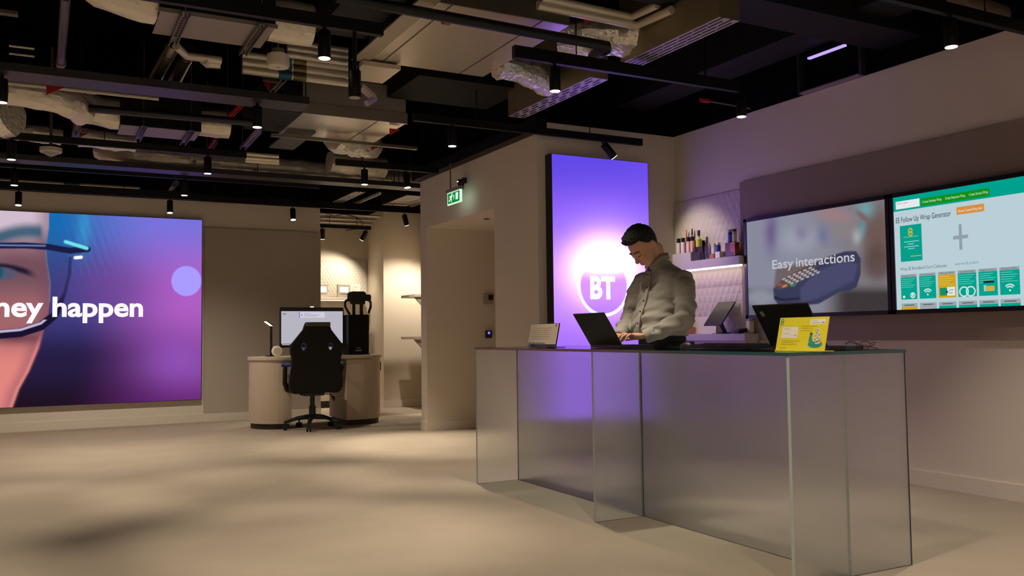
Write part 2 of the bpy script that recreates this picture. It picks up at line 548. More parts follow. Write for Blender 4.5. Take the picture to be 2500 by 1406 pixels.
def grid_picture(name, parent, o, u, v, w, h, nu, nv, paint, material=PIC):
    """flat screen surface with its picture stored as vertex colours (paint works in photo pixels)"""
    o, u, v = np.array(o), np.array(u), np.array(v)
    A, B = np.meshgrid(np.linspace(0, w, nu+1), np.linspace(0, h, nv+1))
    P = o+A[..., None]*u+B[..., None]*v
    px, py = to_px(P)
    col = paint(px, py, A/w, B/h)
    P = P.reshape(-1, 3)-np.array(ROOT[parent.name])
    i = np.arange(nv)[:, None]*(nu+1)+np.arange(nu)[None]
    Fs = np.stack([i, i+1, i+nu+2, i+nu+1], -1).reshape(-1, 4)
    me = bpy.data.meshes.new(name); me.from_pydata(P.tolist(), [], Fs.tolist()); me.update()
    at = me.color_attributes.new('picture', 'FLOAT_COLOR', 'POINT')
    rgba = np.ones((P.shape[0], 4), np.float32); rgba[:, :3] = col.reshape(-1, 3)
    at.data.foreach_set('color', rgba.ravel())
    me.materials.append(material)
    ob = bpy.data.objects.new(name, me); COL.objects.link(ob); ob.parent = parent
    ROOT[ob.name] = ROOT[parent.name]
    return ob


def seg_dist(x, y, pts):
    d = np.full(x.shape, 1e9)
    for (x0, y0), (x1, y1) in zip(pts[:-1], pts[1:]):
        dx, dy = x1-x0, y1-y0; L = dx*dx+dy*dy
        t = np.clip(((x-x0)*dx+(y-y0)*dy)/L, 0, 1)
        d = np.minimum(d, np.hypot(x-x0-t*dx, y-y0-t*dy))
    return d


def inter(y, ys, xs):
    return np.interp(y, ys, xs)


def paint_led(x, y, a, b):
    one = np.ones_like(x)
    # background: blue at the top, violet and magenta on the right, dark below
    top = lerp(C(20, 105, 175)*one[..., None], C(118, 112, 215)*one[..., None], sm(x, 130, 400))
    mid = lerp(C(62, 62, 130)*one[..., None], C(172, 92, 192)*one[..., None], sm(x, 180, 470))
    low = lerp(C(38, 28, 66)*one[..., None], C(132, 66, 150)*one[..., None], sm(x, 180, 500))
    bot = lerp(C(30, 18, 34)*one[..., None], C(104, 40, 118)*one[..., None], sm(x, 150, 480))
    c = lerp(top, mid, sm(y, 530, 720)); c = lerp(c, low, sm(y, 740, 880)); c = lerp(c, bot, sm(y, 880, 985))
    # soft lights in the background
    g = np.exp(-(((x-260)/90)**2+((y-700)/70)**2)); c = lerp(c, C(112, 70, 150)*one[..., None], 0.6*g)
    g = np.exp(-(((x-430)/80)**2+((y-880)/60)**2)); c = lerp(c, C(150, 90, 200)*one[..., None], 0.5*g)
    g = np.exp(-(((x-205)/16)**2+((y-555)/50)**2)); c = lerp(c, C(50, 160, 210)*one[..., None], 0.55*g)
    c = c*(1+0.07*np.sin((x-0.35*y)*0.33)*np.exp(-(((x-215)/70)**2+((y-600)/80)**2)))[..., None]
    # face
    edge = inter(y, [500, 560, 600, 640, 690, 730, 770, 810, 850, 905, 950, 1000], [120, 119, 113, 116, 124, 123, 117, 106, 94, 71, 46, 28])
    sk = lerp(C(204, 184, 200)*one[..., None], C(140, 104, 116)*one[..., None], sm(y, 545, 610))
    sk = lerp(sk, C(112, 80, 92)*one[..., None], sm(y, 610, 655)); sk = lerp(sk, C(158, 100, 104)*one[..., None], sm(y, 670, 760)); sk = lerp(sk, C(222, 130, 124)*one[..., None], sm(y, 790, 900))
    sk = lerp(sk, C(116, 70, 92)*one[..., None], 0.55*sm(x, edge-46, edge))
    sk = lerp(sk, C(70, 130, 165)*one[..., None], 0.5*sm(x, edge-7, edge)*(y > 560)*(y < 740))
    brow = np.abs(y-(566+0.0026*(x-70)**2-0.02*x))
    sk = lerp(sk, C(38, 86, 112)*one[..., None], sm(-brow, -30, -3)*sm(-x, -112, -95)*0.92)
    sk = lerp(sk, C(112, 74, 84)*one[..., None], 0.7*np.exp(-(((x-45)/70)**2+((y-640)/26)**2)))
    lid = np.abs(y-(650+0.0024*(x+10)**2)); sk = lerp(sk, C(22, 22, 44)*one[..., None], sm(-lid, -13, -2)*sm(-x, -96, -60)*0.95)
    eye = ((x+8)/50)**2+((y-668)/17)**2; sk = lerp(sk, C(84, 84, 108)*one[..., None], sm(-eye, -1.3, -0.6))
    ir = np.hypot(x+14, (y-664)*1.1); sk = lerp(sk, C(26, 84, 108)*one[..., None], sm(-ir, -26, -19)*(eye < 1)); sk = lerp(sk, C(8, 10, 22)*one[..., None], sm(-ir, -11, -8))
    sk = lerp(sk, C(80, 40, 58)*one[..., None], 0.75*np.exp(-(((x-40)/80)**2+((y-825)/16)**2)))
    c = lerp(c, sk, sm(-x, -edge-2, -edge+2))
    c = lerp(c, C(245, 150, 140)*one[..., None], 0.5*np.exp(-((x-edge+4)/5.0)**2)*sm(y, 800, 860))
    # lens tint and the frame of the glasses
    lens = [(172, 630), (170, 668), (158, 716), (134, 768), (100, 796), (50, 812), (-40, 820)]
    inside = (x < inter(y, [612, 630, 668, 716, 768, 796, 815], [150, 172, 170, 158, 134, 100, 40])) & (y > 606) & (y < 815)
    c = lerp(c, C(52, 46, 92)*one[..., None], 0.3*inside*(x > edge))
    d = seg_dist(x, y, lens); wdt = 4+7*sm(y, 700, 800)
    c = lerp(c, C(22, 18, 46)*one[..., None], sm(-d, -wdt-1.5, -wdt+1.5)*(0.55+0.45*sm(y, 700, 760)))
    d = seg_dist(x, y+7, lens); c = lerp(c, C(215, 205, 235)*one[..., None], 0.75*sm(-d, -4, -1.5)*(y > 780))
    tf = [(-40, 600), (60, 599), (120, 603), (170, 612), (214, 608)]
    d = seg_dist(x, y, tf); c = lerp(c, C(26, 28, 66)*one[..., None], sm(-d, -9, -6))
    d = seg_dist(x, y, [(-40, 598), (110, 600)]); c = lerp(c, C(120, 150, 210)*one[..., None], 0.6*sm(-d, -3, -1))
    d = seg_dist(x, y, [(160, 590), (185, 598), (212, 606)]); c = lerp(c, C(110, 225, 240)*one[..., None], sm(-d, -6, -2))
    d = seg_dist(x, y, [(184, 629), (198, 628)]); c = lerp(c, C(245, 245, 255)*one[..., None], sm(-d, -5, -3))
    # out-of-focus light
    d = np.hypot(x-455, y-686); c = lerp(c, C(166, 152, 255)*one[..., None], sm(-d, -38, -35))
    return c*1.05


led = thing('video_wall', ((-3.3+1.70)/2, YL-0.06, 0.275), 'huge video wall showing a close-up of an eye behind glasses', 'screen')
MB().box(-3.3, 1.705, YL-0.058, YL-0.001, 0.27, 2.425).build('cabinet', mat('screen_black', (12, 12, 14), 0.5), led)
grid_picture('picture', led, (-0.62, YL-0.0595, 0.275), (1, 0, 0), (0, 0, 1), 2.32, 2.145, 330, 310, paint_led)
grid_picture('picture', led, (-3.295, YL-0.0595, 0.275), (1, 0, 0), (0, 0, 1), 2.675, 2.145, 60, 60, paint_led)
A = Art((0, YL-0.0595, 0), (1, 0, 0), (0, 0, 1))
p0 = pix(-14, 773, Y=YL-0.06); p1 = pix(349, 770, Y=YL-0.06); ph = pix(264, 727, Y=YL-0.06)
A.text('ney happen', p0.x, p0.z+0.005, p1.x-p0.x, (ph.z-p0.z)*0.985, (255, 250, 255), 2, bold=0.028)
A.build('lettering', PIC, led)

# ------------------------------------------------------------------ purple lightbox with the round emblem
LBX0, LBX1, LBZ0, LBZ1, LBY = 3.675, 4.60, 0.30, 2.505, YF-0.09
pa = pix(1347, 376, Y=LBY); pb = pix(1581, 398, Y=LBY)
LBX0, LBX1, LBZ1 = pa.x, pb.x, (pa.z+pb.z)/2
lb = thing('lightbox_sign', ((LBX0+LBX1)/2, LBY, LBZ0), 'tall glowing purple lightbox with a white round letter emblem', 'sign')
MB().box(LBX0-0.012, LBX1+0.004, LBY+0.002, YF-0.001, LBZ0, LBZ1+0.003).build('case', mat('lightbox_case', (26, 20, 22), 0.5), lb)


def paint_lightbox(x, y, a, b):
    one = np.ones_like(x)[..., None]
    c = lerp(C(92, 68, 216)*one, C(136, 94, 236)*one, sm(y, 390, 560))
    c = lerp(c, C(178, 122, 255)*one, sm(y, 540, 680))
    c = lerp(c, C(158, 106, 255)*one, sm(y, 740, 850))
    c = lerp(c, C(110, 78, 228)*one, 0.35*sm(a, 0.5, 1.0)*sm(-y, -600, -400))
    d = np.hypot((x-1475)/1.0, (y-655)/0.92)
    g = np.exp(-(d/112)**2)
    ins = sm(-np.hypot((x-1474)/57, (y-697)/69), -1.06, -0.94)
    g = g*(1-0.90*ins*sm(y, 622, 705))
    g4 = np.exp(-(d/66)**2)*(1-0.97*ins*sm(y, 622, 700)); c = c+g4[..., None]*np.array([2.8, 1.7, 6.5])
    c = c+g[..., None]*np.array([0.50, 0.30, 0.45])
    c = lerp(c, C(214, 146, 250)*one, 0.75*ins*sm(y, 655, 690)*(1-sm(y, 715, 760)))
    return c


LBM = picture_mat('lightbox_picture', 1.16)
grid_picture('picture', lb, (LBX0, LBY, LBZ0), (1, 0, 0), (0, 0, 1), LBX1-LBX0, LBZ1-LBZ0, 90, 200, paint_lightbox, LBM)
A = Art((0, LBY, 0), (1, 0, 0), (0, 0, 1), 0.001)
pc = pix(1474, 697, Y=LBY); pr = pix(1411, 697, Y=LBY); rr = pix(1474, 773, Y=LBY)
R1 = (pc.z-rr.z)
A.ring(pc.x, pc.z, R1*0.90, R1, (255, 255, 255), 2, 64)
q0 = pix(1441, 727, Y=LBY); q1 = pix(1502, 727, Y=LBY); q2 = pix(1441, 676, Y=LBY)
A.text('BT', q0.x, q0.z, q1.x-q0.x, q2.z-q0.z, (255, 255, 255), 3, bold=0.045)
em = A.build('emblem', emission_mat('emblem_white', (255, 250, 255), 1.5), lb)

# ------------------------------------------------------------------ two televisions
TVX = XR-0.085
TVB = mat('tv_bezel', (13, 12, 14), 0.35)


def television(name, y0, y1, label):
    """y0 is the far (left-hand) side"""
    t = thing(name, (TVX, (y0+y1)/2, 1.1), label, 'television')
    MB().box(TVX+0.004, XR-0.031, y1, y0, 1.103, 1.893).build('case', TVB, t, bevel=0.004)
    f = MB(); w = 0.027
    for (ya, yb, za, zb) in ((y1, y0, 1.103, 1.103+w), (y1, y0, 1.893-w, 1.893), (y1, y1+w, 1.103, 1.893), (y0-w, y0, 1.103, 1.893)):
        f.box(TVX-0.006, TVX+0.004, ya, yb, za, zb)
    f.build('bezel', TVB, t)
    return t


p_l = pix(1816, 540, X=TVX).y; p_m = pix(2170, 480, X=TVX).y
TW = p_l-p_m
tv1 = television('television', p_l, p_m+0.004, 'wall television showing a payment terminal and the words Easy interactions')
tv2 = television('television', p_m-0.004, p_m-TW, 'wall television showing a web page with a teal header and cards')


def crop8(x, y):
    return 1800+x/2.811, 400+y/2.811


def tvp(x, y):
    q = pix(*crop8(x, y), X=TVX-0.001); return -q.y, q.z


def blob(x, y, cx, cy, rx, ry, rot=0):
    t = math.radians(rot); dx, dy = x-cx, y-cy
    return np.hypot((dx*math.cos(t)+dy*math.sin(t))/rx, (-dx*math.sin(t)+dy*math.cos(t))/ry)


def poly_mask(x, y, pts, soft):
    ins = np.zeros(x.shape, bool); n = len(pts)
    for i in range(n):
        x0, y0 = pts[i]; x1, y1 = pts[(i+1) % n]
        cond = ((y0 > y) != (y1 > y)) & (x < (x1-x0)*(y-y0)/((y1-y0) if y1 != y0 else 1e-9)+x0)
        ins ^= cond
    d = seg_dist(x, y, list(pts)+[pts[0]])
    return np.clip(0.5+np.where(ins, d, -d)/soft, 0, 1)


def paint_tv1(px, py, a, b):
    x, y = (px-1800)*2.811, (py-400)*2.811; one = np.ones_like(x)[..., None]
    c = lerp(C(150, 152, 172)*one, C(140, 132, 140)*one, sm(x, 300, 900))
    def put(col, m): 
        nonlocal c
        c = lerp(c, C(*col)*one, np.clip(m, 0, 1))
    put((108, 82, 140), 0.9*np.exp(-blob(x, y, 235, 480, 45, 130)**2))
    put((178, 182, 198), 0.8*np.exp(-blob(x, y, 420, 520, 130, 90)**2))
    put((112, 118, 165), 0.7*np.exp(-blob(x, y, 590, 490, 40, 70)**2))
    put((120, 92, 150), 0.5*np.exp(-blob(x, y, 440, 480, 45, 60)**2))
    put((120, 98, 92), np.exp(-blob(x, y, 960, 470, 120, 200)**4))
    put((168, 138, 140), 0.9*np.exp(-blob(x, y, 660, 350, 150, 60, 12)**4))
    put((150, 140, 142), 0.8*np.exp(-blob(x, y, 740, 450, 110, 60)**4))
    put((120, 176, 186), 0.9*np.exp(-blob(x, y, 880, 310, 60, 60)**2))
    put((108, 160, 172), 0.9*np.exp(-blob(x, y, 855, 450, 25, 70, 12)**2))
    put((190, 190, 200), 0.8*np.exp(-blob(x, y, 820, 500, 30, 50)**2))
    put((140, 100, 92), 0.8*np.exp(-blob(x, y, 860, 360, 60, 22, 40)**4))
    put((96, 72, 66), 0.8*np.exp(-blob(x, y, 960, 680, 110, 130)**4))
    put((70, 62, 64), sm(y, 800, 900)*sm(x, 560, 760))
    put((98, 98, 112), 0.85*sm(y, 820, 900)*sm(-x, -330, -200))
    put((165, 168, 182), 0.8*np.exp(-blob(x, y, 160, 920, 110, 60)**4))
    put((150, 155, 165), 0.5*np.exp(-blob(x, y, 600, 610, 120, 35)**2))
    # the payment terminal
    put((64, 66, 96), poly_mask(x, y, [(245, 860), (300, 800), (440, 720), (640, 630), (740, 600), (815, 598), (848, 650), (846, 760), (820, 845), (770, 872), (700, 880), (560, 960), (430, 975), (290, 980), (255, 930)], 10))
    put((84, 84, 122), poly_mask(x, y, [(430, 860), (540, 740), (740, 660), (830, 690), (800, 800), (700, 850), (560, 920), (440, 950)], 24)*0.85)
    put((112, 84, 72), poly_mask(x, y, [(250, 850), (265, 720), (400, 690), (560, 690), (430, 810), (300, 860)], 20)*0.75)
    put((40, 42, 66), poly_mask(x, y, [(250, 905), (320, 925), (430, 915), (425, 930), (320, 940), (255, 930)], 6)*0.9)
    for i in range(4):
        for j in range(6):
            kx, ky = 320+j*36+i*18-8, 800-j*15+i*10-40
            put((192, 190, 196), 0.9*sm(-blob(x, y, kx+8, ky+30, 13, 7, -20), -1.2, -0.8))
    put((206, 150, 70), 0.9*sm(-blob(x, y, 325, 838, 20, 9, -20), -1.2, -0.8))
    put((60, 140, 110), 0.9*sm(-blob(x, y, 385, 832, 22, 10, -20), -1.2, -0.8))
    put((190, 80, 70), 0.8*sm(-blob(x, y, 292, 828, 16, 8, -20), -1.2, -0.8))
    return c*0.80


SCY0, SCZ0, SCZ1 = p_l-0.027, 1.130, 1.866
grid_picture('picture', tv1, (TVX+0.003, SCY0, SCZ0), (0, -1, 0), (0, 0, 1), TW-0.058, SCZ1-SCZ0, 220, 130, paint_tv1)
TVPIC = picture_mat('tv_page', 0.92)
A = Art((TVX+0.003, 0, 0), (0, -1, 0), (0, 0, 1))
a0 = tvp(238, 722); hh = tvp(238, 662)
for wd, xa, xb in (('Easy', 238, 383), ('interactions', 402, 805)):
    A = Art((TVX+0.003, 0, 0), (0, -1, 0), (0, 0, 1))
    u0_, u1_ = tvp(xa, 700)[0], tvp(xb, 680)[0]
    A.text(wd, u0_, a0[1], u1_-u0_, hh[1]-a0[1], (200, 200, 208), 2, bold=0.012)
    A.build('lettering', TVPIC, tv1)

# the web page
A = Art((TVX+0.003, 0, 0), (0, -1, 0), (0, 0, 1))
sy0 = -(p_m-0.004-0.027); sy1 = -(p_m-TW+0.027)
A.rect(sy0, sy1, SCZ0, SCZ1, (192, 214, 222), 1)
zt = tvp(1060, 332)[1]; A.rect(sy0, sy1, zt, SCZ1, (0, 166, 148), 2)


def R(x0, y0, x1, y1, col, layer):
    """rectangle by its top-left and bottom-right corner in the picture"""
    p, q = tvp(x0, y0), tvp(x1, y1); A.rect(p[0], q[0], q[1], p[1], col, layer); return p, q


def lines(x0, x1, y, n, dy, col, layer, h=0.004, seed=1):
    rnd = random.Random(seed)
    for i in range(n):
        p, q = tvp(x0, y+i*dy), tvp(x1, y+i*dy)
        w = q[0]-p[0]; z = p[1]
        A.rect(p[0], p[0]+w*(0.75+0.25*rnd.random()), z-h/2, z+h/2, col, layer)


R(1085, 262, 1250, 290, (238, 242, 244), 3)
p, q = tvp(1258, 248), tvp(1730, 205); A.rect(p[0], q[0], (p[1]+q[1])/2-0.026, (p[1]+q[1])/2+0.022, (20, 150, 24), 3)
zc = (p[1]+q[1])/2-0.008
for xa, xb, t in ((1268, 1400, 'Create Standup Wrap'), (1425, 1562, 'Create Response Wrap'), (1590, 1720, 'Create Service Wrap')):
    A.text(t, tvp(xa, 240)[0], zc, tvp(xb, 230)[0]-tvp(xa, 240)[0], 0.016, (214, 236, 214), 4)
A.text('Start Learn', tvp(1094, 280)[0], tvp(1094, 281)[1], 0.085, 0.013, (140, 150, 150), 4)
p, q = tvp(1503, 330), tvp(1693, 318); A.rect(p[0], q[0], p[1]-0.018, p[1]+0.028, (222, 148, 66), 3)
A.text('Review Created Wrap Links', p[0]+0.012, p[1]-0.004, q[0]-p[0]-0.024, 0.016, (250, 240, 225), 4)
p, q = tvp(1088, 408), tvp(1465, 352); A.text('EE Follow Up Wrap Generator', p[0], p[1], q[0]-p[0], 0.034, (54, 62, 70), 3, bold=0.004)
p, q = R(1113, 428, 1270, 660, (6, 164, 144), 3)
p0, q0 = tvp(1172, 446), tvp(1200, 486)
A.ring((p0[0]+q0[0])/2, (p0[1]+q0[1])/2+0.008, 0.009, 0.017, (206, 190, 60), 4, 24); A.ring((p0[0]+q0[0])/2, (p0[1]+q0[1])/2-0.012, 0.009, 0.017, (206, 190, 60), 4, 24)
for yy, xa, xb in ((506, 1140, 1240), (538, 1142, 1245), (552, 1168, 1210), (572, 1145, 1245), (584, 1170, 1215)):
    pp, qq = tvp(xa, yy), tvp(xb, yy-6); A.rect(pp[0], qq[0], pp[1]-0.002, pp[1]+0.003, (120, 196, 160) if yy == 506 else (150, 216, 206), 4)
pp, qq = tvp(1188, 634), tvp(1262, 630); A.rect(pp[0], qq[0], pp[1]-0.003, pp[1]+0.003, (180, 180, 90), 4)
pp, qq = tvp(1480, 506), tvp(1582, 498); zc = (pp[1]+qq[1])/2
A.rect(pp[0], qq[0], zc-0.011, zc+0.011, (150, 165, 178), 3); cx_ = (pp[0]+qq[0])/2; A.rect(cx_-0.010, cx_+0.010, zc-0.078, zc+0.078, (150, 165, 178), 4)
p, q = tvp(1118, 733), tvp(1436, 702); A.text('Wrap EE Broadband Card Collection', p[0], p[1], q[0]-p[0], 0.020, (92, 102, 108), 3)
p, q = tvp(1492, 695), tvp(1655, 680); A.text('Load next EE products', p[0], p[1], q[0]-p[0], 0.016, (120, 130, 138), 3)
cards = [(1122, 1232, 762, 930), (1248, 1362, 750, 925), (1378, 1498, 738, 920), (1513, 1640, 724, 910), (1655, 1785, 712, 905), (1800, 1938, 700, 900)]
cz1 = tvp(1122, 762)[1]; cz0 = tvp(1125, 932)[1]
for i, (xa, xb, ya, yb) in enumerate(cards):
    ua, ub = tvp(xa, (ya+yb)/2)[0], tvp(xb, (ya+yb)/2)[0]
    body = (212, 168, 28) if i == 2 else (2, 168, 146)
    A.rect(ua, ub, cz0, cz1, body, 3); A.rect(ua, ub, cz1-0.018, cz1, (160, 172, 178), 4)
    A.text(('Broadband Wrap', 'Home Network', 'Wrap Plus', 'Setup Essentials', 'Digital Voice', 'Smart Hub')[i], ua+0.012, cz1-0.014, (ub-ua)*0.8, 0.010, (70, 80, 86), 5)
    w = ub-ua
    for k in range(5):
        A.rect(ua+0.05*w, ua+w*(0.9-0.12*((k*7+i) % 3)), cz1-0.032-k*0.013, cz1-0.029-k*0.013, (120, 214, 196) if i != 2 else (238, 206, 110), 4)
    mx_, mz = (ua+ub)/2, cz0+0.035
    if i in (1, 5):
        A.disc(mx_, mz-0.010, 0.006, (226, 240, 238), 5, 14)
        for r in (0.018, 0.031):
            A.ring(mx_, mz-0.010, r, r+0.007, (226, 240, 238), 5, 16, 40, 140)
    elif i == 0:
        A.ring(ub-0.032, mz-0.01, 0.012, 0.019, (226, 240, 238), 5, 20); A.rect(ub-0.038, ub-0.026, mz-0.018, mz+0.002, (226, 240, 238), 6); A.disc(ua+0.022, mz-0.018, 0.009, (226, 240, 238), 5, 14)
    elif i == 2:
        A.rect(ua+0.01, mx_, mz-0.022, mz+0.026, (20, 150, 110), 5); A.rect(mx_, ub-0.006, mz-0.024, mz+0.030, (232, 238, 238), 5); A.disc(mx_, mz, 0.007, (30, 40, 44), 6, 12)
        A.rect(mx_+0.012, ub-0.016, mz+0.008, mz+0.012, (120, 130, 130), 6); A.rect(mx_+0.012, ub-0.02, mz-0.010, mz-0.006, (120, 130, 130), 6)
    elif i == 3:
        for dx in (-0.022, 0.022):
            A.ring(mx_+dx, mz-0.004, 0.024, 0.032, (214, 236, 232), 5, 28)
    elif i == 4:
        A.rect(ua+0.03, ub-0.022, mz+0.040, mz+0.052, (30, 40, 44), 5); A.rect(ua+0.05, ub-0.02, mz-0.008, mz+0.022, (222, 178, 60), 5); A.rect(ua+0.032, ua+0.048, mz-0.008, mz+0.028, (170, 210, 200), 5)
    # the row below, cut by the edge of the screen
    A.rect(ua, ub, SCZ0, SCZ0+0.026 if i else SCZ0+0.020, (212, 168, 28) if i == 0 else (2, 168, 146) if i != 1 else (160, 172, 178), 3)
    A.rect(ua, ub, SCZ0+0.016, SCZ0+0.040, (160, 172, 178), 4)
    A.rect(ua+0.2*w, ub-0.2*w, SCZ0+0.025, SCZ0+0.031, (84, 94, 100), 5)
A.build('picture', TVPIC, tv2)

# ================================================================== GLASS COUNTER
XF, XP, XE, Y0, Y1, Y2, ZT = 2.6115, 2.922, 3.297, 2.5955, 4.023, 5.463, 0.9154
FLUTE = fluted_glass('fluted_glass')
TOPG = clear_glass('counter_top_glass', (0.86, 0.92, 0.91), 1.52, 0.03)
EDGE = mat('glass_edge', (44, 86, 88), 0.15, spec=0.8)
PEDGE = mat('panel_edge', (170, 182, 180), 0.4, spec=0.7)
ct = thing('glass_counter', ((XF+XE)/2, (Y0+Y2)/2, 0), 'long service counter of ribbed frosted glass panels with a thin glass top', 'counter')
MB().box(XF, XE, Y0, Y2, ZT-0.013, ZT).build('top', TOPG, ct)
e = MB()
g = 0.0012
for a in ((XF-g, XF, Y0-g, Y2+g), (XE, XE+g, Y0-g, Y2+g), (XF, XE, Y0-g, Y0), (XF, XE, Y2, Y2+g)):
    e.box(*a, ZT-0.0135, ZT+0.0005)
e.build('top_edge', EDGE, ct)
th = 0.015
for y in (Y0, Y1, Y2):
    yy = y if y == Y0 else y-th
    p = MB().box(XF+0.004, XE-0.004, yy, yy+th, 0.0, ZT-0.014).build('cross_panel', FLUTE, ct)
    MB().box(XF+0.0025, XF+0.004, yy, yy+th, 0, ZT-0.014).build('edge', PEDGE, p)
    MB().box(XE-0.004, XE-0.0025, yy, yy+th, 0, ZT-0.014).build('edge', PEDGE, p)
for ya, yb in ((Y0+th, Y1-th), (Y1, Y2-th)):
    p = MB().box(XP, XP+th, ya+0.003, yb-0.003, 0.0, ZT-0.014).build('front_panel', FLUTE, ct)
    MB().box(XP, XP+th, ya+0.0015, ya+0.003, 0, ZT-0.014).build('edge', PEDGE, p)
    MB().box(XP, XP+th, yb-0.003, yb-0.0015, 0, ZT-0.014).build('edge', PEDGE, p)

# ------------------------------------------------------------------ things on the counter
BLK = mat('black_plastic', (20, 20, 21), 0.45)
BLKM = mat('black_satin', (28, 27, 27), 0.3, spec=0.6)
GREYM = mat('grey_metal', (120, 120, 122), 0.35, metal=0.8)
KEYM = mat('key_caps', (34, 34, 36), 0.55)
SCRN = mat('screen_dim', (40, 46, 60), 0.2, emit=((120, 140, 190), 0.35))


def laptop(x, y0, y1, lean, lid_l, label, logo=False):
    """hinge along Y at x, lid leaning towards -X; user sits on the +X side"""
    t = thing('laptop', (x+0.11, (y0+y1)/2, ZT), label, 'laptop')
    z = ZT+0.001
    b = MB().rbox(x-0.006, x+0.225, y0, y1, z, z+0.016, 0.01).build('base', BLKM, t)
    k = MB(); nr = 5; nc = 13; w = (y1-y0)-0.04
    for i in range(nr):
        for j in range(nc):
            ka = x+0.03+i*0.019; kb = y0+0.02+j*w/nc
            k.box(ka, ka+0.016, kb+0.001, kb+w/nc-0.002, z+0.016, z+0.0175)
    k.build('keys', KEYM, b)
    MB().box(x+0.145, x+0.205, (y0+y1)/2-0.05, (y0+y1)/2+0.05, z+0.016, z+0.0165).build('touchpad', KEYM, b)
    d = Vector((-math.sin(lean), 0, math.cos(lean))); n = Vector((-math.cos(lean), 0, -math.sin(lean)))
    c = Vector((x, (y0+y1)/2, z+0.014))+d*lid_l/2
    lid = MB().obox(c, d*lid_l/2, Vector((0, (y1-y0)/2, 0)), n*0.004).build('lid', mat('lid_black', (34, 32, 30), 0.35, metal=0.4) if logo else mat('lid_reflecting', (70, 66, 62), 0.28, metal=0.6), t, bevel=0.003)  # plain lid's colour is lightened to stand for its reflection
    MB().obox(c-n*0.0045, d*(lid_l/2-0.012), Vector((0, (y1-y0)/2-0.010, 0)), n*0.0004).build('display', SCRN, lid)
    MB().cyl((x, y0+0.04, z+0.014), (x, y1-0.04, z+0.014), 0.006, 10).build('hinge', BLK, t)
    if logo:
        q = c+d*(lid_l/2-0.045)+Vector((0, (y1-y0)/2-0.045, 0))+n*0.0043
        MB().obox(q, d*0.012+Vector((0, 0.004, 0)), Vector((0, 0.010, 0))-d*0.004, n*0.0003).build('logo', mat('logo_grey', (120, 120, 112), 0.4), lid)
    return t


laptop(2.935, 4.19, 4.52, math.radians(33), 0.225, 'open dark laptop the man is typing on')
laptop(3.005, 2.755, 3.09, math.radians(31), 0.222, 'open black laptop with a small logo standing behind the yellow card', True)

# yellow promotional card on a clear stand
YELC = print_mat('printed_card', 0.45)


def card(name, x, y0, y1, h, lean, label, cat):
    t = thing(name, (x, (y0+y1)/2, ZT), label, cat)
    up = Vector((math.sin(lean), 0, math.cos(lean))); z = ZT+0.001
    n = Vector((-math.cos(lean), 0, math.sin(lean)))
    o = Vector((x, y1, z+0.002))
    return t, o, up, n


ACR = clear_glass('acrylic', (0.93, 0.95, 0.95), 1.35, 0.05)
ya, yb = pix(1893, 852, X=2.795).y, pix(2012, 850, X=2.795).y
t, o, up, n = card('promotional_card', 2.795, yb, ya, 0.145, math.radians(14), 'bright yellow printed card with a peacock picture on the counter', 'card')
W = ya-yb
MB().obox(o+up*0.072+Vector((0, -W/2, 0))-n*0.002, up*0.072, Vector((0, W/2, 0)), n*0.0015).build('board', mat('card_white', (232, 222, 150), 0.5), t)
f = MB().box(2.79, 2.85, yb, ya, ZT+0.001, ZT+0.004).build('foot', mat('card_foot', (230, 216, 70), 0.5), t)
A = Art(o-n*0.0003, (0, -1, 0), up, 0.0004)
Wc = W
def Q(u, v): return u*Wc, (1-v)*0.143
def cr(u0, v0, u1, v1, col, k): A.rect(u0*Wc, u1*Wc, (1-v1)*0.143, (1-v0)*0.143, col, k)
A.rect(0, Wc, 0.0005, 0.1435, (238, 222, 52), 1)
cr(0.08, 0.28, 0.42, 0.62, (248, 240, 224), 2); cr(0.64, 0.06, 0.95, 0.22, (248, 240, 224), 2)
for v in (0.335, 0.48): cr(0.11, v, 0.25, v+0.012, (190, 180, 150), 3)
cr(0.24, 0.545, 0.39, 0.553, (190, 180, 150), 3); cr(0.365, 0.52, 0.39, 0.545, (120, 120, 110), 3)
cr(0.68, 0.10, 0.78, 0.112, (190, 180, 160), 3); cr(0.68, 0.165, 0.84, 0.177, (150, 140, 120), 3); cr(0.87, 0.155, 0.93, 0.175, (90, 100, 90), 3)
A.ring(0.065*Wc, (1-0.09)*0.143, 0.005, 0.0085, (40, 150, 140), 3, 16); A.ring(0.055*Wc, (1-0.165)*0.143, 0.005, 0.0085, (40, 150, 140), 3, 16)
for u0, u1, v in ((0.48, 0.8, 0.26), (0.48, 0.72, 0.32), (0.47, 0.70, 0.39), (0.10, 0.48, 0.70), (0.10, 0.36, 0.75), (0.10, 0.42, 0.80), (0.09, 0.22, 0.92)): cr(u0, v, u1, v+0.016, (192, 162, 30), 2)
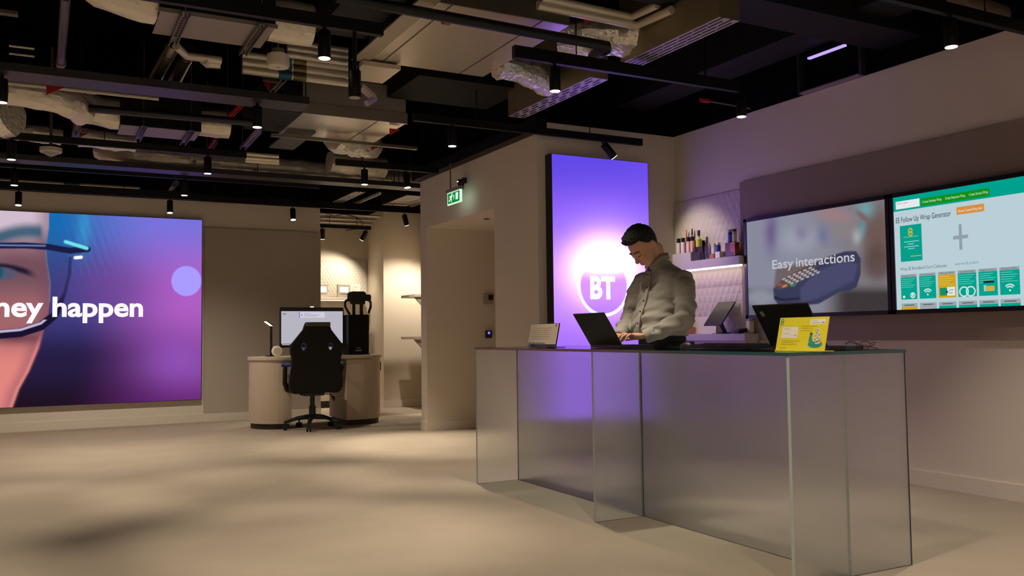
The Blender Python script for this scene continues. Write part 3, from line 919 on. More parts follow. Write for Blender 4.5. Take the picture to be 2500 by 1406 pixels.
# bird with patterned tail
A.disc(*Q(0.80, 0.80), 0.038, (58, 150, 140), 3, 24, ry=0.016)
A.poly([Q(0.70, 0.82), Q(0.665, 0.70), Q(0.67, 0.58), Q(0.70, 0.50), (Q(0.73, 0.50)), Q(0.72, 0.60), Q(0.75, 0.72), Q(0.80, 0.80)], (60, 160, 148), 4)
A.disc(*Q(0.70, 0.50), 0.007, (52, 130, 124), 5, 14); A.poly([Q(0.665, 0.49), Q(0.69, 0.475), Q(0.69, 0.505)], (40, 44, 40), 5)
A.poly([Q(0.75, 0.72), Q(0.78, 0.45), Q(0.80, 0.34), Q(0.85, 0.34), Q(0.88, 0.50), Q(0.90, 0.66), Q(0.90, 0.78), Q(0.82, 0.80)], (236, 224, 190), 4)
for u, v in ((0.82, 0.40), (0.81, 0.47), (0.86, 0.53), (0.80, 0.56), (0.84, 0.62), (0.79, 0.67), (0.88, 0.68), (0.84, 0.73)): A.disc(*Q(u, v), 0.0045, (150, 170, 140), 5, 10)
A.poly([Q(0.76, 0.745), Q(0.89, 0.70), Q(0.89, 0.715), Q(0.77, 0.765)], (60, 70, 60), 6)
A.build('print', YELC, t)

# printed sheet in an acrylic stand at the far end
ya, yb = pix(1287, 846, X=2.84).y, pix(1357, 846, X=2.84).y
t, o, up, n = card('sign_holder', 2.84, yb, ya, 0.15, math.radians(12), 'small printed notice in a clear stand at the far end of the counter', 'sign holder')
W = ya-yb
MB().obox(o+up*0.076+Vector((0, -W/2, 0))-n*0.001, up*0.076, Vector((0, W/2, 0)), n*0.002).build('stand', ACR, t)
MB().box(2.835, 2.91, yb, ya, ZT+0.001, ZT+0.004).build('foot', ACR, t)
A = Art(o-n*(-0.0015), (0, -1, 0), up, 0.0004)
A.rect(0.006, W-0.006, 0.018, 0.150, (188, 170, 150), 1)
A.rect(0.012, W*0.62, 0.020, 0.028, (90, 122, 118), 2)
for i in range(6): A.rect(0.05+0.02*(i == 0), W*(0.80-0.05*(i % 3)), 0.122-i*0.014, 0.124-i*0.014, (140, 124, 108), 2)
A.rect(W-0.045, W-0.028, 0.130, 0.146, (120, 100, 60), 2)
A.build('notice', print_mat('notice_paper', 0.6), t)

# computer mouse and slim black keyboard
mx = pix(1681, 838, X=3.06)
t = thing('computer_mouse', (3.06, mx.y, ZT), 'black computer mouse beside the slim black keyboard', 'mouse')
rings = []
for i, (dx, w, h) in enumerate(((-0.055, 0.012, 0.008), (-0.045, 0.024, 0.022), (-0.02, 0.030, 0.034), (0.01, 0.032, 0.036), (0.04, 0.028, 0.026), (0.055, 0.014, 0.008))):
    rings.append([(3.06+w*math.cos(a)*1.0, mx.y+dx, ZT+0.0015+max(0, math.sin(a))*h) for a in [math.pi*2*k/14 for k in range(14)]])
MB().loft(rings).build('body', BLK, t, smooth=True)
MB().cyl((3.052, mx.y-0.03, ZT+0.030), (3.068, mx.y-0.03, ZT+0.030), 0.008, 12).build('scroll_wheel', KEYM, t)
ka, kb = pix(1700, 840, X=3.06).y, pix(1858, 836, X=3.06).y
t = thing('keyboard', (3.06, (ka+kb)/2, ZT), 'slim black keyboard lying on the counter in front of the till tablet', 'keyboard')
b = MB().prism([(2.99, 0.002), (3.13, 0.002), (3.13, 0.024), (2.99, 0.012)], lambda a, b_: (a, kb, ZT+b_), (0, ka-kb, 0)).build('case', BLK, t, bevel=0.002)
k = MB()
for i in range(5):
    for j in range(15):
        a = 3.003+i*0.0245; w = (ka-kb-0.02)/15; y = kb+0.01+j*w
        zz = ZT+0.012+(a-2.99)/0.14*0.012
        k.box(a, a+0.020, y+0.001, y+w-0.002, zz, zz+0.006)
k.build('keys', KEYM, t)

# folded spectacles
t = thing('eyeglasses', (3.07, 2.70, ZT), 'folded thin-rimmed spectacles lying near the end of the counter', 'glasses')
RIM = mat('spectacle_metal', (104, 82, 60), 0.3, metal=0.8)
gy0, gy1 = pix(2062, 846, X=3.07).y, pix(2127, 846, X=3.07).y
cy = (gy0+gy1)/2; hw = (gy0-gy1)/2
for s_ in (-1, 1):
    cyy = cy+s_*hw*0.5
    pts = [(3.07+0.006*math.sin(a), cyy+hw*0.42*math.cos(a), ZT+0.021+0.0185*math.sin(a)) for a in [2*math.pi*k/24 for k in range(25)]]
    r_ = MB().tube(pts, 0.0016, 6).build('rim', RIM, t, smooth=True)
    MB().add([(3.07, cyy, ZT+0.021)]+pts[:-1], [(0, k+1, (k+1) % 24+1) for k in range(24)]).build('lens', ACR, r_)
    MB().tube([(3.07, cy+s_*hw*0.93, ZT+0.030), (3.10, cy+s_*hw*0.95, ZT+0.034), (3.13, cy+s_*hw*0.5, ZT+0.022), (3.14, cy-s_*hw*0.4, ZT+0.010), (3.14, cy-s_*hw*0.7, ZT+0.003)], 0.0018, 6).build('temple', RIM, t, smooth=True)
MB().tube([(3.07, cy-hw*0.09, ZT+0.026), (3.066, cy, ZT+0.030), (3.07, cy+hw*0.09, ZT+0.026)], 0.0016, 6).build('bridge', RIM, t, smooth=True)

# ================================================================== SHELF WITH BOTTLES
SHW = mat('shelf_white', (196, 188, 186), 0.5)
SX = 4.885; SZ = 1.606
ys1 = 5.352
sh = thing('wall_shelf', (4.91, 5.88, 1.53), 'pale floating shelf under the bottles with a light strip beneath', 'shelf')
MB().box(SX, XR-0.03, ys1, YF-0.01, 1.535, SZ).build('board', SHW, sh, bevel=0.003)
MB().box(SX+0.012, SX+0.032, ys1+0.002, YF-0.02, 1.523, 1.535).build('light_strip', emission_mat('strip_light', (255, 232, 214), 9.0), sh)
BACKC = mat('back_counter_white', (188, 180, 178), 0.5)
YBC = YF-0.10
bc = thing('back_counter', (4.85, 5.88, 0), 'low pale back counter below the bottle shelf', 'counter')
MB().box(4.87, XR-0.031, 5.28, YBC, 0.0, 0.93).build('cabinet', BACKC, bc)
MB().box(4.84, XR-0.031, 5.262, YBC, 0.93, 0.985).build('worktop', BACKC, bc, bevel=0.003)


def lathe_bottle(mb, c, prof, n=14):
    return mb.lathe([(r, h) for r, h in prof], c, n)


def bottle(y, z, x, r, h, body, label_, cap, label, cat='bottle', glass=None, neck=0.45, capf=0.2, group=None, cham=0.5, name='bottle'):
    t = thing(name, (x, y, z), label, cat, group)
    hb = h*(1-capf); nr = r*neck
    mb = MB().lathe([(r*0.92, 0.0), (r, 0.004), (r, hb*cham), (nr, hb*(cham+(1-cham)*0.55)), (nr, hb)], (x, y, z), 16)
    mb.build('body', glass or mat('bottle_'+'_'.join(map(str, body)), body, 0.25, spec=0.6), t, smooth=True)
    if label_:
        MB().lathe([(r*1.012, hb*cham*0.14), (r*1.012, hb*cham*0.88)], (x, y, z), 16).build('paper_label', mat('blabel_'+'_'.join(map(str, label_)), label_, 0.6), t, smooth=True)
    if cap:
        rc = nr*1.12 if neck < 0.8 else r*0.96
        MB().lathe([(rc, hb), (rc, h*0.99), (rc*0.9, h)], (x, y, z), 14).build('cap', mat('bcap_'+'_'.join(map(str, cap)), cap, 0.4), t, smooth=True)
    return t


# riser with four capped bottles
ra, rb = pix(1648, 630, X=4.925).y, pix(1693, 628, X=4.925).y
tag(MB().box(4.895, 4.965, rb, min(ra, YF-0.03), SZ+0.001, SZ+0.078).build('display_riser', SHW, bevel=0.002), 'pale box riser under the four black-capped bottles', 'riser')
for k, (px_, bc_, nm) in enumerate(((1657, (232, 216, 214), 'leftmost'), (1668, (238, 220, 214), 'second from the left'), (1681, (240, 206, 196), 'third from the left'), (1691, (244, 186, 166), 'pinkest and rightmost'))):
    bottle(pix(px_, 600, X=4.925).y, SZ+0.079, 4.925, 0.0185, 0.135, bc_, bc_, (16, 14, 15), 'small white labelled bottle with black cap on the riser, '+nm, neck=0.93, capf=0.28, cham=0.92, group='black-capped bottles on the riser')
tag(MB().box(4.966, 4.99, 5.88, 6.14, SZ+0.080, SZ+0.175).build('display_riser', ACR), 'clear upper riser behind the four black-capped bottles', 'riser')
bottle(pix(1676, 575, X=4.978).y, SZ+0.176, 4.978, 0.0115*1.0, 0.115, (196, 120, 60), (206, 140, 90), (214, 130, 90), 'amber bottle with copper top behind the black-capped bottles', neck=0.5, capf=0.3)
bottle(pix(1690, 575, X=4.978).y, SZ+0.176, 4.978, 0.0115*1.0, 0.115, (190, 180, 178), (226, 220, 216), (14, 13, 14), 'pale bottle with tall black neck behind the black-capped bottles', neck=0.5, capf=0.5)
CG = clear_glass('bottle_glass', (0.86, 0.84, 0.90), 1.35, 0.05)
yb_ = pix(1707, 620, X=4.935).y
tag(MB().box(4.905, 4.965, yb_-0.045, yb_+0.045, SZ+0.001, SZ+0.115).build('display_riser', CG), 'clear tall block under the yellow labelled bottle', 'riser')
bottle(yb_, SZ+0.116, 4.935, 0.026, 0.145, (200, 196, 120), (206, 206, 60), (14, 13, 14), 'yellow labelled bottle with long black neck on a clear block', neck=0.4, capf=0.34, cham=0.68)
bottle(pix(1727, 620, X=4.945).y, SZ+0.001, 4.945, 0.030, 0.195, (190, 180, 200), None, None, 'tall empty clear glass bottle on the shelf', glass=CG, neck=0.35, capf=0.02, cham=0.6)
bottle(pix(1736, 626, X=4.925).y, SZ+0.001, 4.925, 0.014, 0.035, (150, 150, 140), None, (110, 110, 100), 'tiny jar beside the tall clear bottle', cat='jar', neck=0.9, capf=0.3, name='jar')
# blocks and tubes at the right end of the shelf
def block(px_, py, w, h, col, label, x=4.925):
    y = pix(px_, py, X=x).y
    tag(MB().box(x-0.03, x+0.03, y-w/2, y+w/2, SZ+0.001, SZ+0.001+h).build('display_block', mat('block_'+'_'.join(map(str, col)), col, 0.5), bevel=0.002), label, 'block'); return y
yk = block(1744, 618, 0.046, 0.038, (176, 116, 62), 'small brown wooden block under the white tube')
bottle(yk, SZ+0.040, 4.925, 0.017, 0.085, (226, 214, 180), (238, 232, 216), (232, 224, 200), 'white tube bottle on the brown block', neck=0.85, capf=0.2, cham=0.9)
yk = block(1758, 612, 0.055, 0.050, (240, 232, 226), 'small white block under the short blue bottle', x=4.915)
bottle(pix(1754, 600, X=4.915).y, SZ+0.052, 4.915, 0.018, 0.078, (30, 40, 140), (40, 60, 180), (232, 228, 224), 'short blue bottle with white cap on the white block', neck=0.8, capf=0.28, cham=0.9)
AMB = clear_glass('amber_acrylic', (0.42, 0.22, 0.12), 1.4, 0.05)
yk = pix(1788, 615, X=4.935).y
tag(MB().box(4.90, 4.97, yk-0.068, yk+0.075, SZ+0.001, SZ+0.010).build('acrylic_plinth', mat('dark_base', (52, 36, 28), 0.4)), 'thin dark base plate at the right end of the shelf', 'base')
tag(MB().box(4.91, 4.962, yk-0.055, yk+0.055, SZ+0.0105, SZ+0.115).build('display_box', AMB), 'amber see-through box with two bottles standing on it', 'box')
bottle(yk+0.022, SZ+0.116, 4.935, 0.018, 0.108, (24, 36, 140), (60, 90, 190), (170, 180, 220), 'tall blue bottle on the amber box', neck=0.8, capf=0.2, cham=0.9)
bottle(yk-0.030, SZ+0.116, 4.935, 0.018, 0.108, (206, 196, 170), (226, 218, 196), (96, 84, 60), 'tall cream bottle on the amber box', neck=0.85, capf=0.22, cham=0.9)

# tablet on its stand on the back counter
BZ = 0.985
tb = thing('tablet_stand', (4.90, 5.6, BZ), 'dark tablet tilted on a desk stand on the back counter', 'tablet')
c0 = pix(1757, 766, X=4.90)
cen = Vector((4.90, c0.y, c0.z)); lean = math.radians(40)
up = Vector((math.sin(lean), 0, math.cos(lean))).normalized(); n_ = Vector((-math.cos(lean), 0, math.sin(lean)))
MB().obox(cen, up*0.125, Vector((0, 0.105, 0)), n_*0.006).build('tablet', mat('tablet_black', (20, 15, 13), 0.3, spec=0.35), tb, bevel=0.003)
MB().tube([cen-n_*0.01-up*0.04, cen+Vector((0.035, -0.01, -0.14)), (4.93, c0.y-0.02, BZ+0.01)], [0.02, 0.018, 0.02], 10).build('neck', mat('stand_indigo', (44, 40, 84), 0.4), tb)
MB().lathe([(0.055, 0.0), (0.055, 0.008), (0.04, 0.012)], (4.925, c0.y-0.02, BZ+0.001), 20).build('foot', mat('stand_indigo', (44, 40, 84), 0.4), tb)
c1 = pix(1806, 812, X=4.88)
t = thing('card_reader', (4.89, c1.y, BZ), 'small dark card reader at the end of the back counter', 'card reader')
MB().obox((4.89, c1.y, BZ+0.022), (0.045, 0, 0.008), (0, 0.03, 0), (-0.003, 0, 0.016)).build('body', BLK, t, bevel=0.004)
MB().obox((4.882, c1.y, BZ+0.041), (0.018, 0, 0.003), (0, 0.02, 0), (0, 0, 0.001)).build('display', mat('reader_display', (70, 74, 80), 0.3), t)
t = thing('white_dispenser', (4.955, c1.y-0.03, BZ), 'white upright dispenser beside the television edge', 'dispenser')
MB().rbox(4.938, 4.986, c1.y-0.055, c1.y-0.005, BZ+0.001, BZ+0.10, 0.012).build('body', mat('dispenser_white', (228, 220, 208), 0.5), t)
MB().rbox(4.946, 4.978, c1.y-0.045, c1.y-0.015, BZ+0.10, BZ+0.112, 0.01).build('cap', mat('dispenser_grey', (170, 165, 158), 0.5), t)
c2 = pix(1672, 795, X=4.88)
t = thing('gift_bag', (4.90, c2.y, BZ), 'small coral pink carton behind the man on the back counter', 'carton')
MB().obox((4.90, c2.y, BZ+0.06), (0.03, 0, 0), (0, 0.045, 0), (0, 0, 0.059)).build('carton', mat('coral_card', (214, 128, 112), 0.6), t, bevel=0.002)
MB().prism([(-0.045, 0), (0.045, 0), (0, 0.03)], lambda a, b_: (4.88, c2.y+a, BZ+0.119+b_), (0.04, 0, 0)).build('lid', mat('coral_card', (214, 128, 112), 0.6), t)
t = thing('leaflet_stand', (4.96, 5.90, BZ), 'pale leaflet board leaning on the diamond panel behind the tablet', 'leaflet')
MB().obox((4.965, 5.90, BZ+0.075), (0.010, 0, 0.072), (0, 0.17, 0), (-0.002, 0, 0.0004)).build('board', mat('leaflet_cream', (224, 214, 204), 0.6), t)
MB().box(4.945, 4.985, 5.76, 6.04, BZ+0.001, BZ+0.006).build('foot', mat('leaflet_cream', (224, 214, 204), 0.6), t)

# ================================================================== DESK AREA
LAM = mat('desk_laminate', (196, 180, 158), 0.55, noise=(9, 0.04))
PLI = mat('plinth_dark', (46, 42, 38), 0.6)
DX0, DX1, DY0, DY1, DZ = 2.055, 3.555, 9.76, 10.44, 0.785


def stadium(x0, x1, y0, y1, grow=0.0, clip=None, n=20):
    """capsule outline, optionally cut to clip=(xa, xb)"""
    r = (y1-y0)/2; cy = (y0+y1)/2; pts = []
    for i in range(n+1):
        t = math.radians(-90+180*i/n); pts.append((x1-r+(r+grow)*math.cos(t), cy+(r+grow)*math.sin(t)))
    for i in range(n+1):
        t = math.radians(90+180*i/n); pts.append((x0+r+(r+grow)*math.cos(t), cy+(r+grow)*math.sin(t)))
    if clip:
        xa, xb = clip
        pts = [p for p in pts if xa-1e-6 <= p[0] <= xb+1e-6]
    return pts


dk = thing('curved_desk', ((DX0+DX1)/2, (DY0+DY1)/2, 0), 'oval pale wood desk with two curved drum pedestals', 'desk')
MB().prism(stadium(DX0, DX1, DY0, DY1, 0.015), lambda a, b: (a, b, DZ-0.035), (0, 0, 0.035)).build('desktop', LAM, dk, bevel=0.003)


def half(x0, x1, side, grow=0.0):
    r = (DY1-DY0)/2; cy = (DY0+DY1)/2; pts = []
    n = 22
    if side < 0:
        pts.append((x1, cy-r-grow))
        pts = [(x1, cy+r+grow)]+[(DX0+r+(r+grow)*math.cos(math.radians(90+180*i/n)), cy+(r+grow)*math.sin(math.radians(90+180*i/n))) for i in range(n+1)]+[(x1, cy-r-grow)]
    else:
        pts = [(x0, cy-r-grow)]+[(DX1-r+(r+grow)*math.cos(math.radians(-90+180*i/n)), cy+(r+grow)*math.sin(math.radians(-90+180*i/n))) for i in range(n+1)]+[(x0, cy+r+grow)]
    return pts


for x0, x1, sd in ((DX0, 2.44, -1), (3.06, DX1, 1)):
    ped = MB().prism(half(x0, x1, sd), lambda a, b: (a, b, 0.06), (0, 0, DZ-0.035-0.06)).build('pedestal', LAM, dk)
    MB().prism(half(x0+0.02*(sd > 0), x1-0.02*(sd < 0), sd, -0.02), lambda a, b: (a, b, 0.0), (0, 0, 0.06)).build('plinth', PLI, ped)
    if sd > 0:
        MB().box(x0, x0+0.30, DY0-0.0015, DY0+0.0005, DZ-0.043, DZ-0.037).build('shadow_gap', PLI, ped)
        MB().box(DX1-0.025, DX1+0.004, 10.02, 10.06, 0.60, 0.70).build('handle', PLI, ped)
MB().box(2.44, 3.06, 10.36, 10.40, 0.42, DZ-0.036).build('modesty_panel', LAM, dk)

# monitor
MY = 10.20
p0 = pix(684, 750, Y=MY); p1 = pix(839, 846, Y=MY)
mon = thing('computer_monitor', ((p0.x+p1.x)/2, MY, DZ), 'large black computer monitor with a pale lit page on the oval desk', 'monitor')
mc = (p0.x+p1.x)/2
MB().rbox(p0.x, p1.x, MY, MY+0.035, p1.z, p0.z, 0.012, 3, 'y').build('case', BLK, mon)
sx0, sx1, sz0, sz1 = p0.x+0.012, p1.x-0.012, p1.z+0.025, p0.z-0.045
A = Art((0, MY-0.0004, 0), (1, 0, 0), (0, 0, 1))
A.rect(sx0, sx1, sz0, sz1, (196, 194, 206), 1)
A.rect(sx0, sx1, sz0, sz0+0.018, (24, 24, 30), 2); A.rect(sx0+0.01, sx0+0.10, sz0+0.004, sz0+0.012, (220, 220, 228), 3)
A.rect(sx0+0.02, sx0+0.055, sz1-0.035, sz1-0.025, (110, 110, 120), 2); A.rect(sx0+0.022, sx0+0.045, sz1-0.046, sz1-0.041, (140, 140, 150), 2)
A.rect(mc-0.155, mc+0.145, sz1-0.075, sz1-0.012, (222, 220, 236), 2); A.rect(mc-0.155, mc-0.147, sz1-0.075, sz1-0.012, (90, 80, 220), 3)
A.disc(mc-0.125, sz1-0.045, 0.008, (90, 80, 200), 3, 12)
for i, w in enumerate((0.07, 0.18, 0.16)): A.rect(mc-0.10, mc-0.10+w, sz1-0.030-i*0.014, sz1-0.026-i*0.014, (150, 148, 170), 3)
A.build('display', picture_mat('monitor_page', 0.85), mon)
MB().tube([(mc, MY+0.05, p1.z+0.12), (mc, MY+0.07, DZ+0.03), (mc, MY+0.06, DZ+0.012)], [0.03, 0.028, 0.03], 12).build('neck', BLK, mon)
MB().rbox(mc-0.14, mc+0.14, MY-0.04, MY+0.16, DZ+0.001, DZ+0.012, 0.03).build('foot', BLK, mon)
MB().box(mc-0.02, mc+0.02, MY+0.004, MY+0.028, p0.z-0.001, p0.z+0.012).build('camera_bump', emission_mat('bump_light', (255, 236, 200), 1.2), mon)

# desk lamp
lx = pix(662, 868, Y=10.16).x
lm = thing('desk_lamp', (lx, 10.16, DZ), 'slim black desk lamp with a bent lit head on the left of the desk', 'lamp')
MB().rbox(lx-0.055, lx+0.055, 10.10, 10.22, DZ+0.001, DZ+0.012, 0.012).build('base', BLK, lm)
MB().box(lx-0.012, lx+0.012, 10.15, 10.175, DZ+0.012, 1.14).build('arm', BLK, lm, bevel=0.003)
h0 = Vector((lx+0.004, 10.16, 1.135)); h1 = pix(647, 783, Y=10.02)
dv = (h1-h0); hl = MB().obox((h0+h1)/2, dv/2, dv.cross(Vector((0, 0, 1))).normalized()*0.016, dv.cross(dv.cross(Vector((0, 0, 1)))).normalized()*0.006).build('head', BLK, lm)
MB().obox((h0+h1)/2-Vector((0, 0, 0.008)), dv/2*0.92, dv.cross(Vector((0, 0, 1))).normalized()*0.0135, dv.cross(dv.cross(Vector((0, 0, 1)))).normalized()*0.002).build('light_bar', emission_mat('lamp_bar', (255, 226, 180), 3.0), hl)
# round white smart speaker
ds = pix(676, 861, Y=10.02)
t = thing('round_speaker', (ds.x, 10.02, DZ), 'round white disc speaker standing on the left of the desk', 'speaker')
MB().lathe([(0.050, -0.014), (0.058, -0.008), (0.058, 0.008), (0.050, 0.014)], (ds.x, 10.02, DZ+0.062), 28, (0, 1, 0)).build('body', mat('speaker_white_glow', (226, 214, 194), 0.5, emit=((255, 236, 200), 0.08)), t, smooth=True)  # white body is given a faint glow of its own
MB().lathe([(0.040, -0.0155), (0.040, -0.0145)], (ds.x, 10.02, DZ+0.062), 24, (0, 1, 0)).build('front_ring', mat('speaker_cream', (206, 196, 178), 0.6), t)
MB().box(ds.x-0.02, ds.x+0.02, 10.0, 10.04, DZ+0.001, DZ+0.006).build('foot', mat('speaker_cream', (206, 196, 178), 0.6), t)

# tall black computer tower
b0 = pix(851, 768, Y=10.06); b1 = pix(901, 866, Y=10.06)
tw = thing('computer_tower', ((b0.x+b1.x)/2, 10.17, DZ), 'tall black computer tower standing on the right of the desk', 'computer')
BZT = b0.z
MB().box(b0.x, b1.x, 10.06, 10.30, DZ+0.008, BZT).build('case', mat('tower_black', (12, 11, 11), 0.6, spec=0.2), tw, bevel=0.004)
MB().box(b0.x+0.004, b1.x+0.014, 10.055, 10.30, DZ+0.001, DZ+0.012).build('foot', BLK, tw)
MB().box(b0.x+0.09, b0.x+0.15, 10.0588, 10.0598, DZ+0.075, DZ+0.082).box(b0.x+0.08, b0.x+0.16, 10.0588, 10.0598, DZ+0.045, DZ+0.056).build('badge', mat('badge_silver', (170, 170, 172), 0.3, metal=0.6), tw)
# headset on a stand on top of the tower
hx = (b0.x+b1.x)/2+0.04; hy = 10.15
vr = thing('virtual_reality_headset', (hx, hy, BZT), 'black virtual reality headset with straps on top of the tower', 'headset')
HB = mat('headset_black', (14, 15, 17), 0.5)
MB().rbox(hx-0.135, hx+0.06, hy-0.07, hy+0.05, BZT+0.150, BZT+0.275, 0.04, 5, 'y').build('visor', HB, vr, smooth=True)
MB().rbox(hx+0.05, hx+0.125, hy-0.05, hy+0.05, BZT+0.165, BZT+0.24, 0.02, 4, 'y').build('side_module', HB, vr, smooth=True)
MB().box(hx-0.11, hx+0.06, hy-0.05, hy+0.04, BZT+0.125, BZT+0.17).build('face_pad', BLK, vr, bevel=0.015)
for s_ in (-1, 1):
    MB().tube([(hx+s_*0.10-0.02, hy, BZT+0.195), (hx+s_*0.155-0.02, hy, BZT+0.155), (hx+s_*0.158-0.02, hy, BZT+0.10), (hx+s_*0.13-0.02, hy, BZT+0.02 if s_ > 0 else BZT+0.05), (hx+s_*0.10-0.02, hy, BZT+0.005)][:5 if s_ < 0 else 4], 0.015, 8).build('strap', HB, vr, smooth=True)
MB().box(hx-0.085, hx-0.055, hy-0.01, hy+0.02, BZT+0.001, BZT+0.13).box(hx+0.005, hx+0.04, hy-0.01, hy+0.02, BZT+0.001, BZT+0.13).build('stand', BLK, vr)
MB().tube([(hx+0.11, hy-0.01, BZT+0.02), (hx+0.112, hy-0.01, BZT-0.08), (hx+0.105, hy-0.01, BZT-0.2)], 0.004, 6).build('cable', mat('cable_pale', (150, 130, 104), 0.6), vr)
# cables on the desk
t = tag(MB().tube([(b0.x+0.01, 10.03, DZ+0.012), (b0.x-0.06, 10.0, DZ+0.014), (3.08, 10.02, DZ+0.030), (3.02, 10.05, DZ+0.012), (2.98, 10.12, DZ+0.010)], 0.008, 8).build('power_cable', BLK, smooth=True), 'thick black cable running from the tower along the desk', 'cable')
t = tag(MB().tube([(2.99, 9.98, DZ+0.008), (3.07, 9.95, DZ+0.008), (3.13, 9.99, DZ+0.008), (3.05, 10.04, DZ+0.008)], 0.006, 8).build('power_cable', mat('cable_grey', (90, 88, 84), 0.5), smooth=True), 'thin grey cable coiled on the desk behind the chair', 'cable')

# ------------------------------------------------------------------ gaming chair, back towards us
CXc, CYc = 2.63, 9.40
LEA = mat('chair_leather', (10, 9, 9), 0.5, bump=(300, 0.08), spec=0.25)
NYL = mat('chair_nylon', (20, 20, 20), 0.45)
BLU = mat('chair_blue', (36, 52, 140), 0.5)
ch = thing('gaming_chair', (CXc, CYc, 0), 'black high-backed gaming chair with blue slots seen from behind', 'chair')
# back shell outline (x, z) from the photograph, symmetric
out = [(0.128, 1.150), (0.155, 1.075), (0.215, 1.00), (0.268, 0.935), (0.288, 0.885), (0.285, 0.83), (0.266, 0.77), (0.262, 0.70), (0.278, 0.62), (0.292, 0.54), (0.288, 0.455), (0.262, 0.41), (0.235, 0.395)]
poly = [(x, z) for x, z in out]+[(-x, z) for x, z in out[::-1]]
slot = lambda s: [(s*0.146+0.027*math.cos(a), 0.895+0.043*math.sin(a)) for a in [2*math.pi*k/12 for k in range(12)]]
import bmesh


def plate_with_holes(name, outer, holes, fn, depth, material, parent, bulge=0.0):
    """filled outline with holes, thickened"""
    bm = bmesh.new(); edges = []
    for loop in [outer]+holes:
        vs_ = [bm.verts.new((a, b, 0)) for a, b in loop]
        edges += [bm.edges.new((vs_[i], vs_[(i+1) % len(vs_)])) for i in range(len(vs_))]
    bmesh.ops.triangle_fill(bm, use_beauty=True, edges=edges)
    for f in bm.faces:
        if f.normal.z < 0: f.normal_flip()
    ret = bmesh.ops.extrude_face_region(bm, geom=bm.faces[:])
    for v in [g_ for g_ in ret['geom'] if isinstance(g_, bmesh.types.BMVert)]:
        v.co.z += depth
    bmesh.ops.recalc_face_normals(bm, faces=bm.faces[:])
    bm.verts.ensure_lookup_table()
    mb = MB(); mb.add([fn(v.co.x, v.co.y, v.co.z) for v in bm.verts], [tuple(v.index for v in f.verts) for f in bm.faces])
    bm.free()
    return mb.build(name, material, parent, bevel=bulge)


tl = math.radians(9)
def cb(a, b, c):   # chair back local (across, height, thickness towards the desk)
    return (CXc+a, CYc+0.02+(b-0.40)*(-math.tan(tl))*0.35+c+0.03, b)
bk = plate_with_holes('backrest', poly, [slot(-1), slot(1)], cb, 0.055, LEA, ch, 0.012)
for s_ in (-1, 1):
    pts = [cb(a, b, -0.004) for a, b in slot(s_)]+[cb(*slot(s_)[0], -0.004)]
    MB().tube(pts, 0.006, 6).build('slot_rim', BLU, bk, smooth=True)
MB().rbox(CXc-0.125, CXc+0.125, CYc-0.045, CYc+0.055, 1.115, 1.158, 0.018, 4, 'x').build('head_pad', mat('pad_olive', (66, 60, 46), 0.6), bk, smooth=True)
MB().rbox(CXc-0.25, CXc+0.25, CYc+0.06, CYc+0.52, 0.40, 0.50, 0.04, 4, 'x').build('seat', LEA, ch, smooth=True)
MB().rbox(CXc-0.11, CXc+0.11, CYc+0.12, CYc+0.36, 0.365, 0.40, 0.02).build('mechanism', NYL, ch)
for s_ in (-1, 1):
    a = MB().tube([(CXc+s_*0.255, CYc+0.30, 0.42), (CXc+s_*0.285, CYc+0.28, 0.50), (CXc+s_*0.312, CYc+0.16, 0.66), (CXc+s_*0.315, CYc+0.12, 0.69)], [0.016, 0.018, 0.018, 0.016], 8, squash=1.4).build('armrest', NYL, ch, smooth=True)
    MB().tube([(CXc+s_*0.30, CYc+0.02, 0.70), (CXc+s_*0.30, CYc+0.10, 0.712), (CXc+s_*0.295, CYc+0.28, 0.712), (CXc+s_*0.29, CYc+0.33, 0.69)], 0.024, 8, squash=0.7).build('arm_pad', BLU if s_ < 0 else NYL, a, smooth=True)
MB().cyl((CXc, CYc+0.22, 0.17), (CXc, CYc+0.22, 0.37), 0.026, 14).cyl((CXc, CYc+0.22, 0.11), (CXc, CYc+0.22, 0.25), 0.036, 14).build('gas_lift', NYL, ch, smooth=True)
MB().tube([(CXc+0.05, CYc+0.16, 0.385), (CXc+0.17, CYc+0.12, 0.375), (CXc+0.20, CYc+0.12, 0.34)], [0.006, 0.006, 0.012], 6).lathe([(0.004, 0), (0.018, -0.02), (0.012, -0.05)], (CXc+0.205, CYc+0.12, 0.355), 8).build('lever', NYL, ch)
cx0, cy0 = CXc, CYc+0.22
for k in range(5):
    a = math.radians(-112+72*k); dx, dy = math.cos(a), math.sin(a)
    lg = MB().tube([(cx0+dx*0.02, cy0+dy*0.02, 0.135), (cx0+dx*0.16, cy0+dy*0.16, 0.125), (cx0+dx*0.30, cy0+dy*0.30, 0.085)], [0.036, 0.026, 0.020], 8, squash=0.8).build('leg', NYL, ch, smooth=True)
    px_, py_ = cx0+dx*0.295, cy0+dy*0.295
    w = MB()
    for s_ in (-1, 1):
        q = Vector((-dy, dx, 0))*0.016*s_
        w.cyl(Vector((px_, py_, 0.028))+q-Vector((-dy, dx, 0))*0.009, Vector((px_, py_, 0.028))+q+Vector((-dy, dx, 0))*0.009, 0.027, 14)
    w.cyl((px_, py_, 0.03), (px_, py_, 0.09), 0.008, 8)
    w.build('caster', NYL, lg, smooth=True)

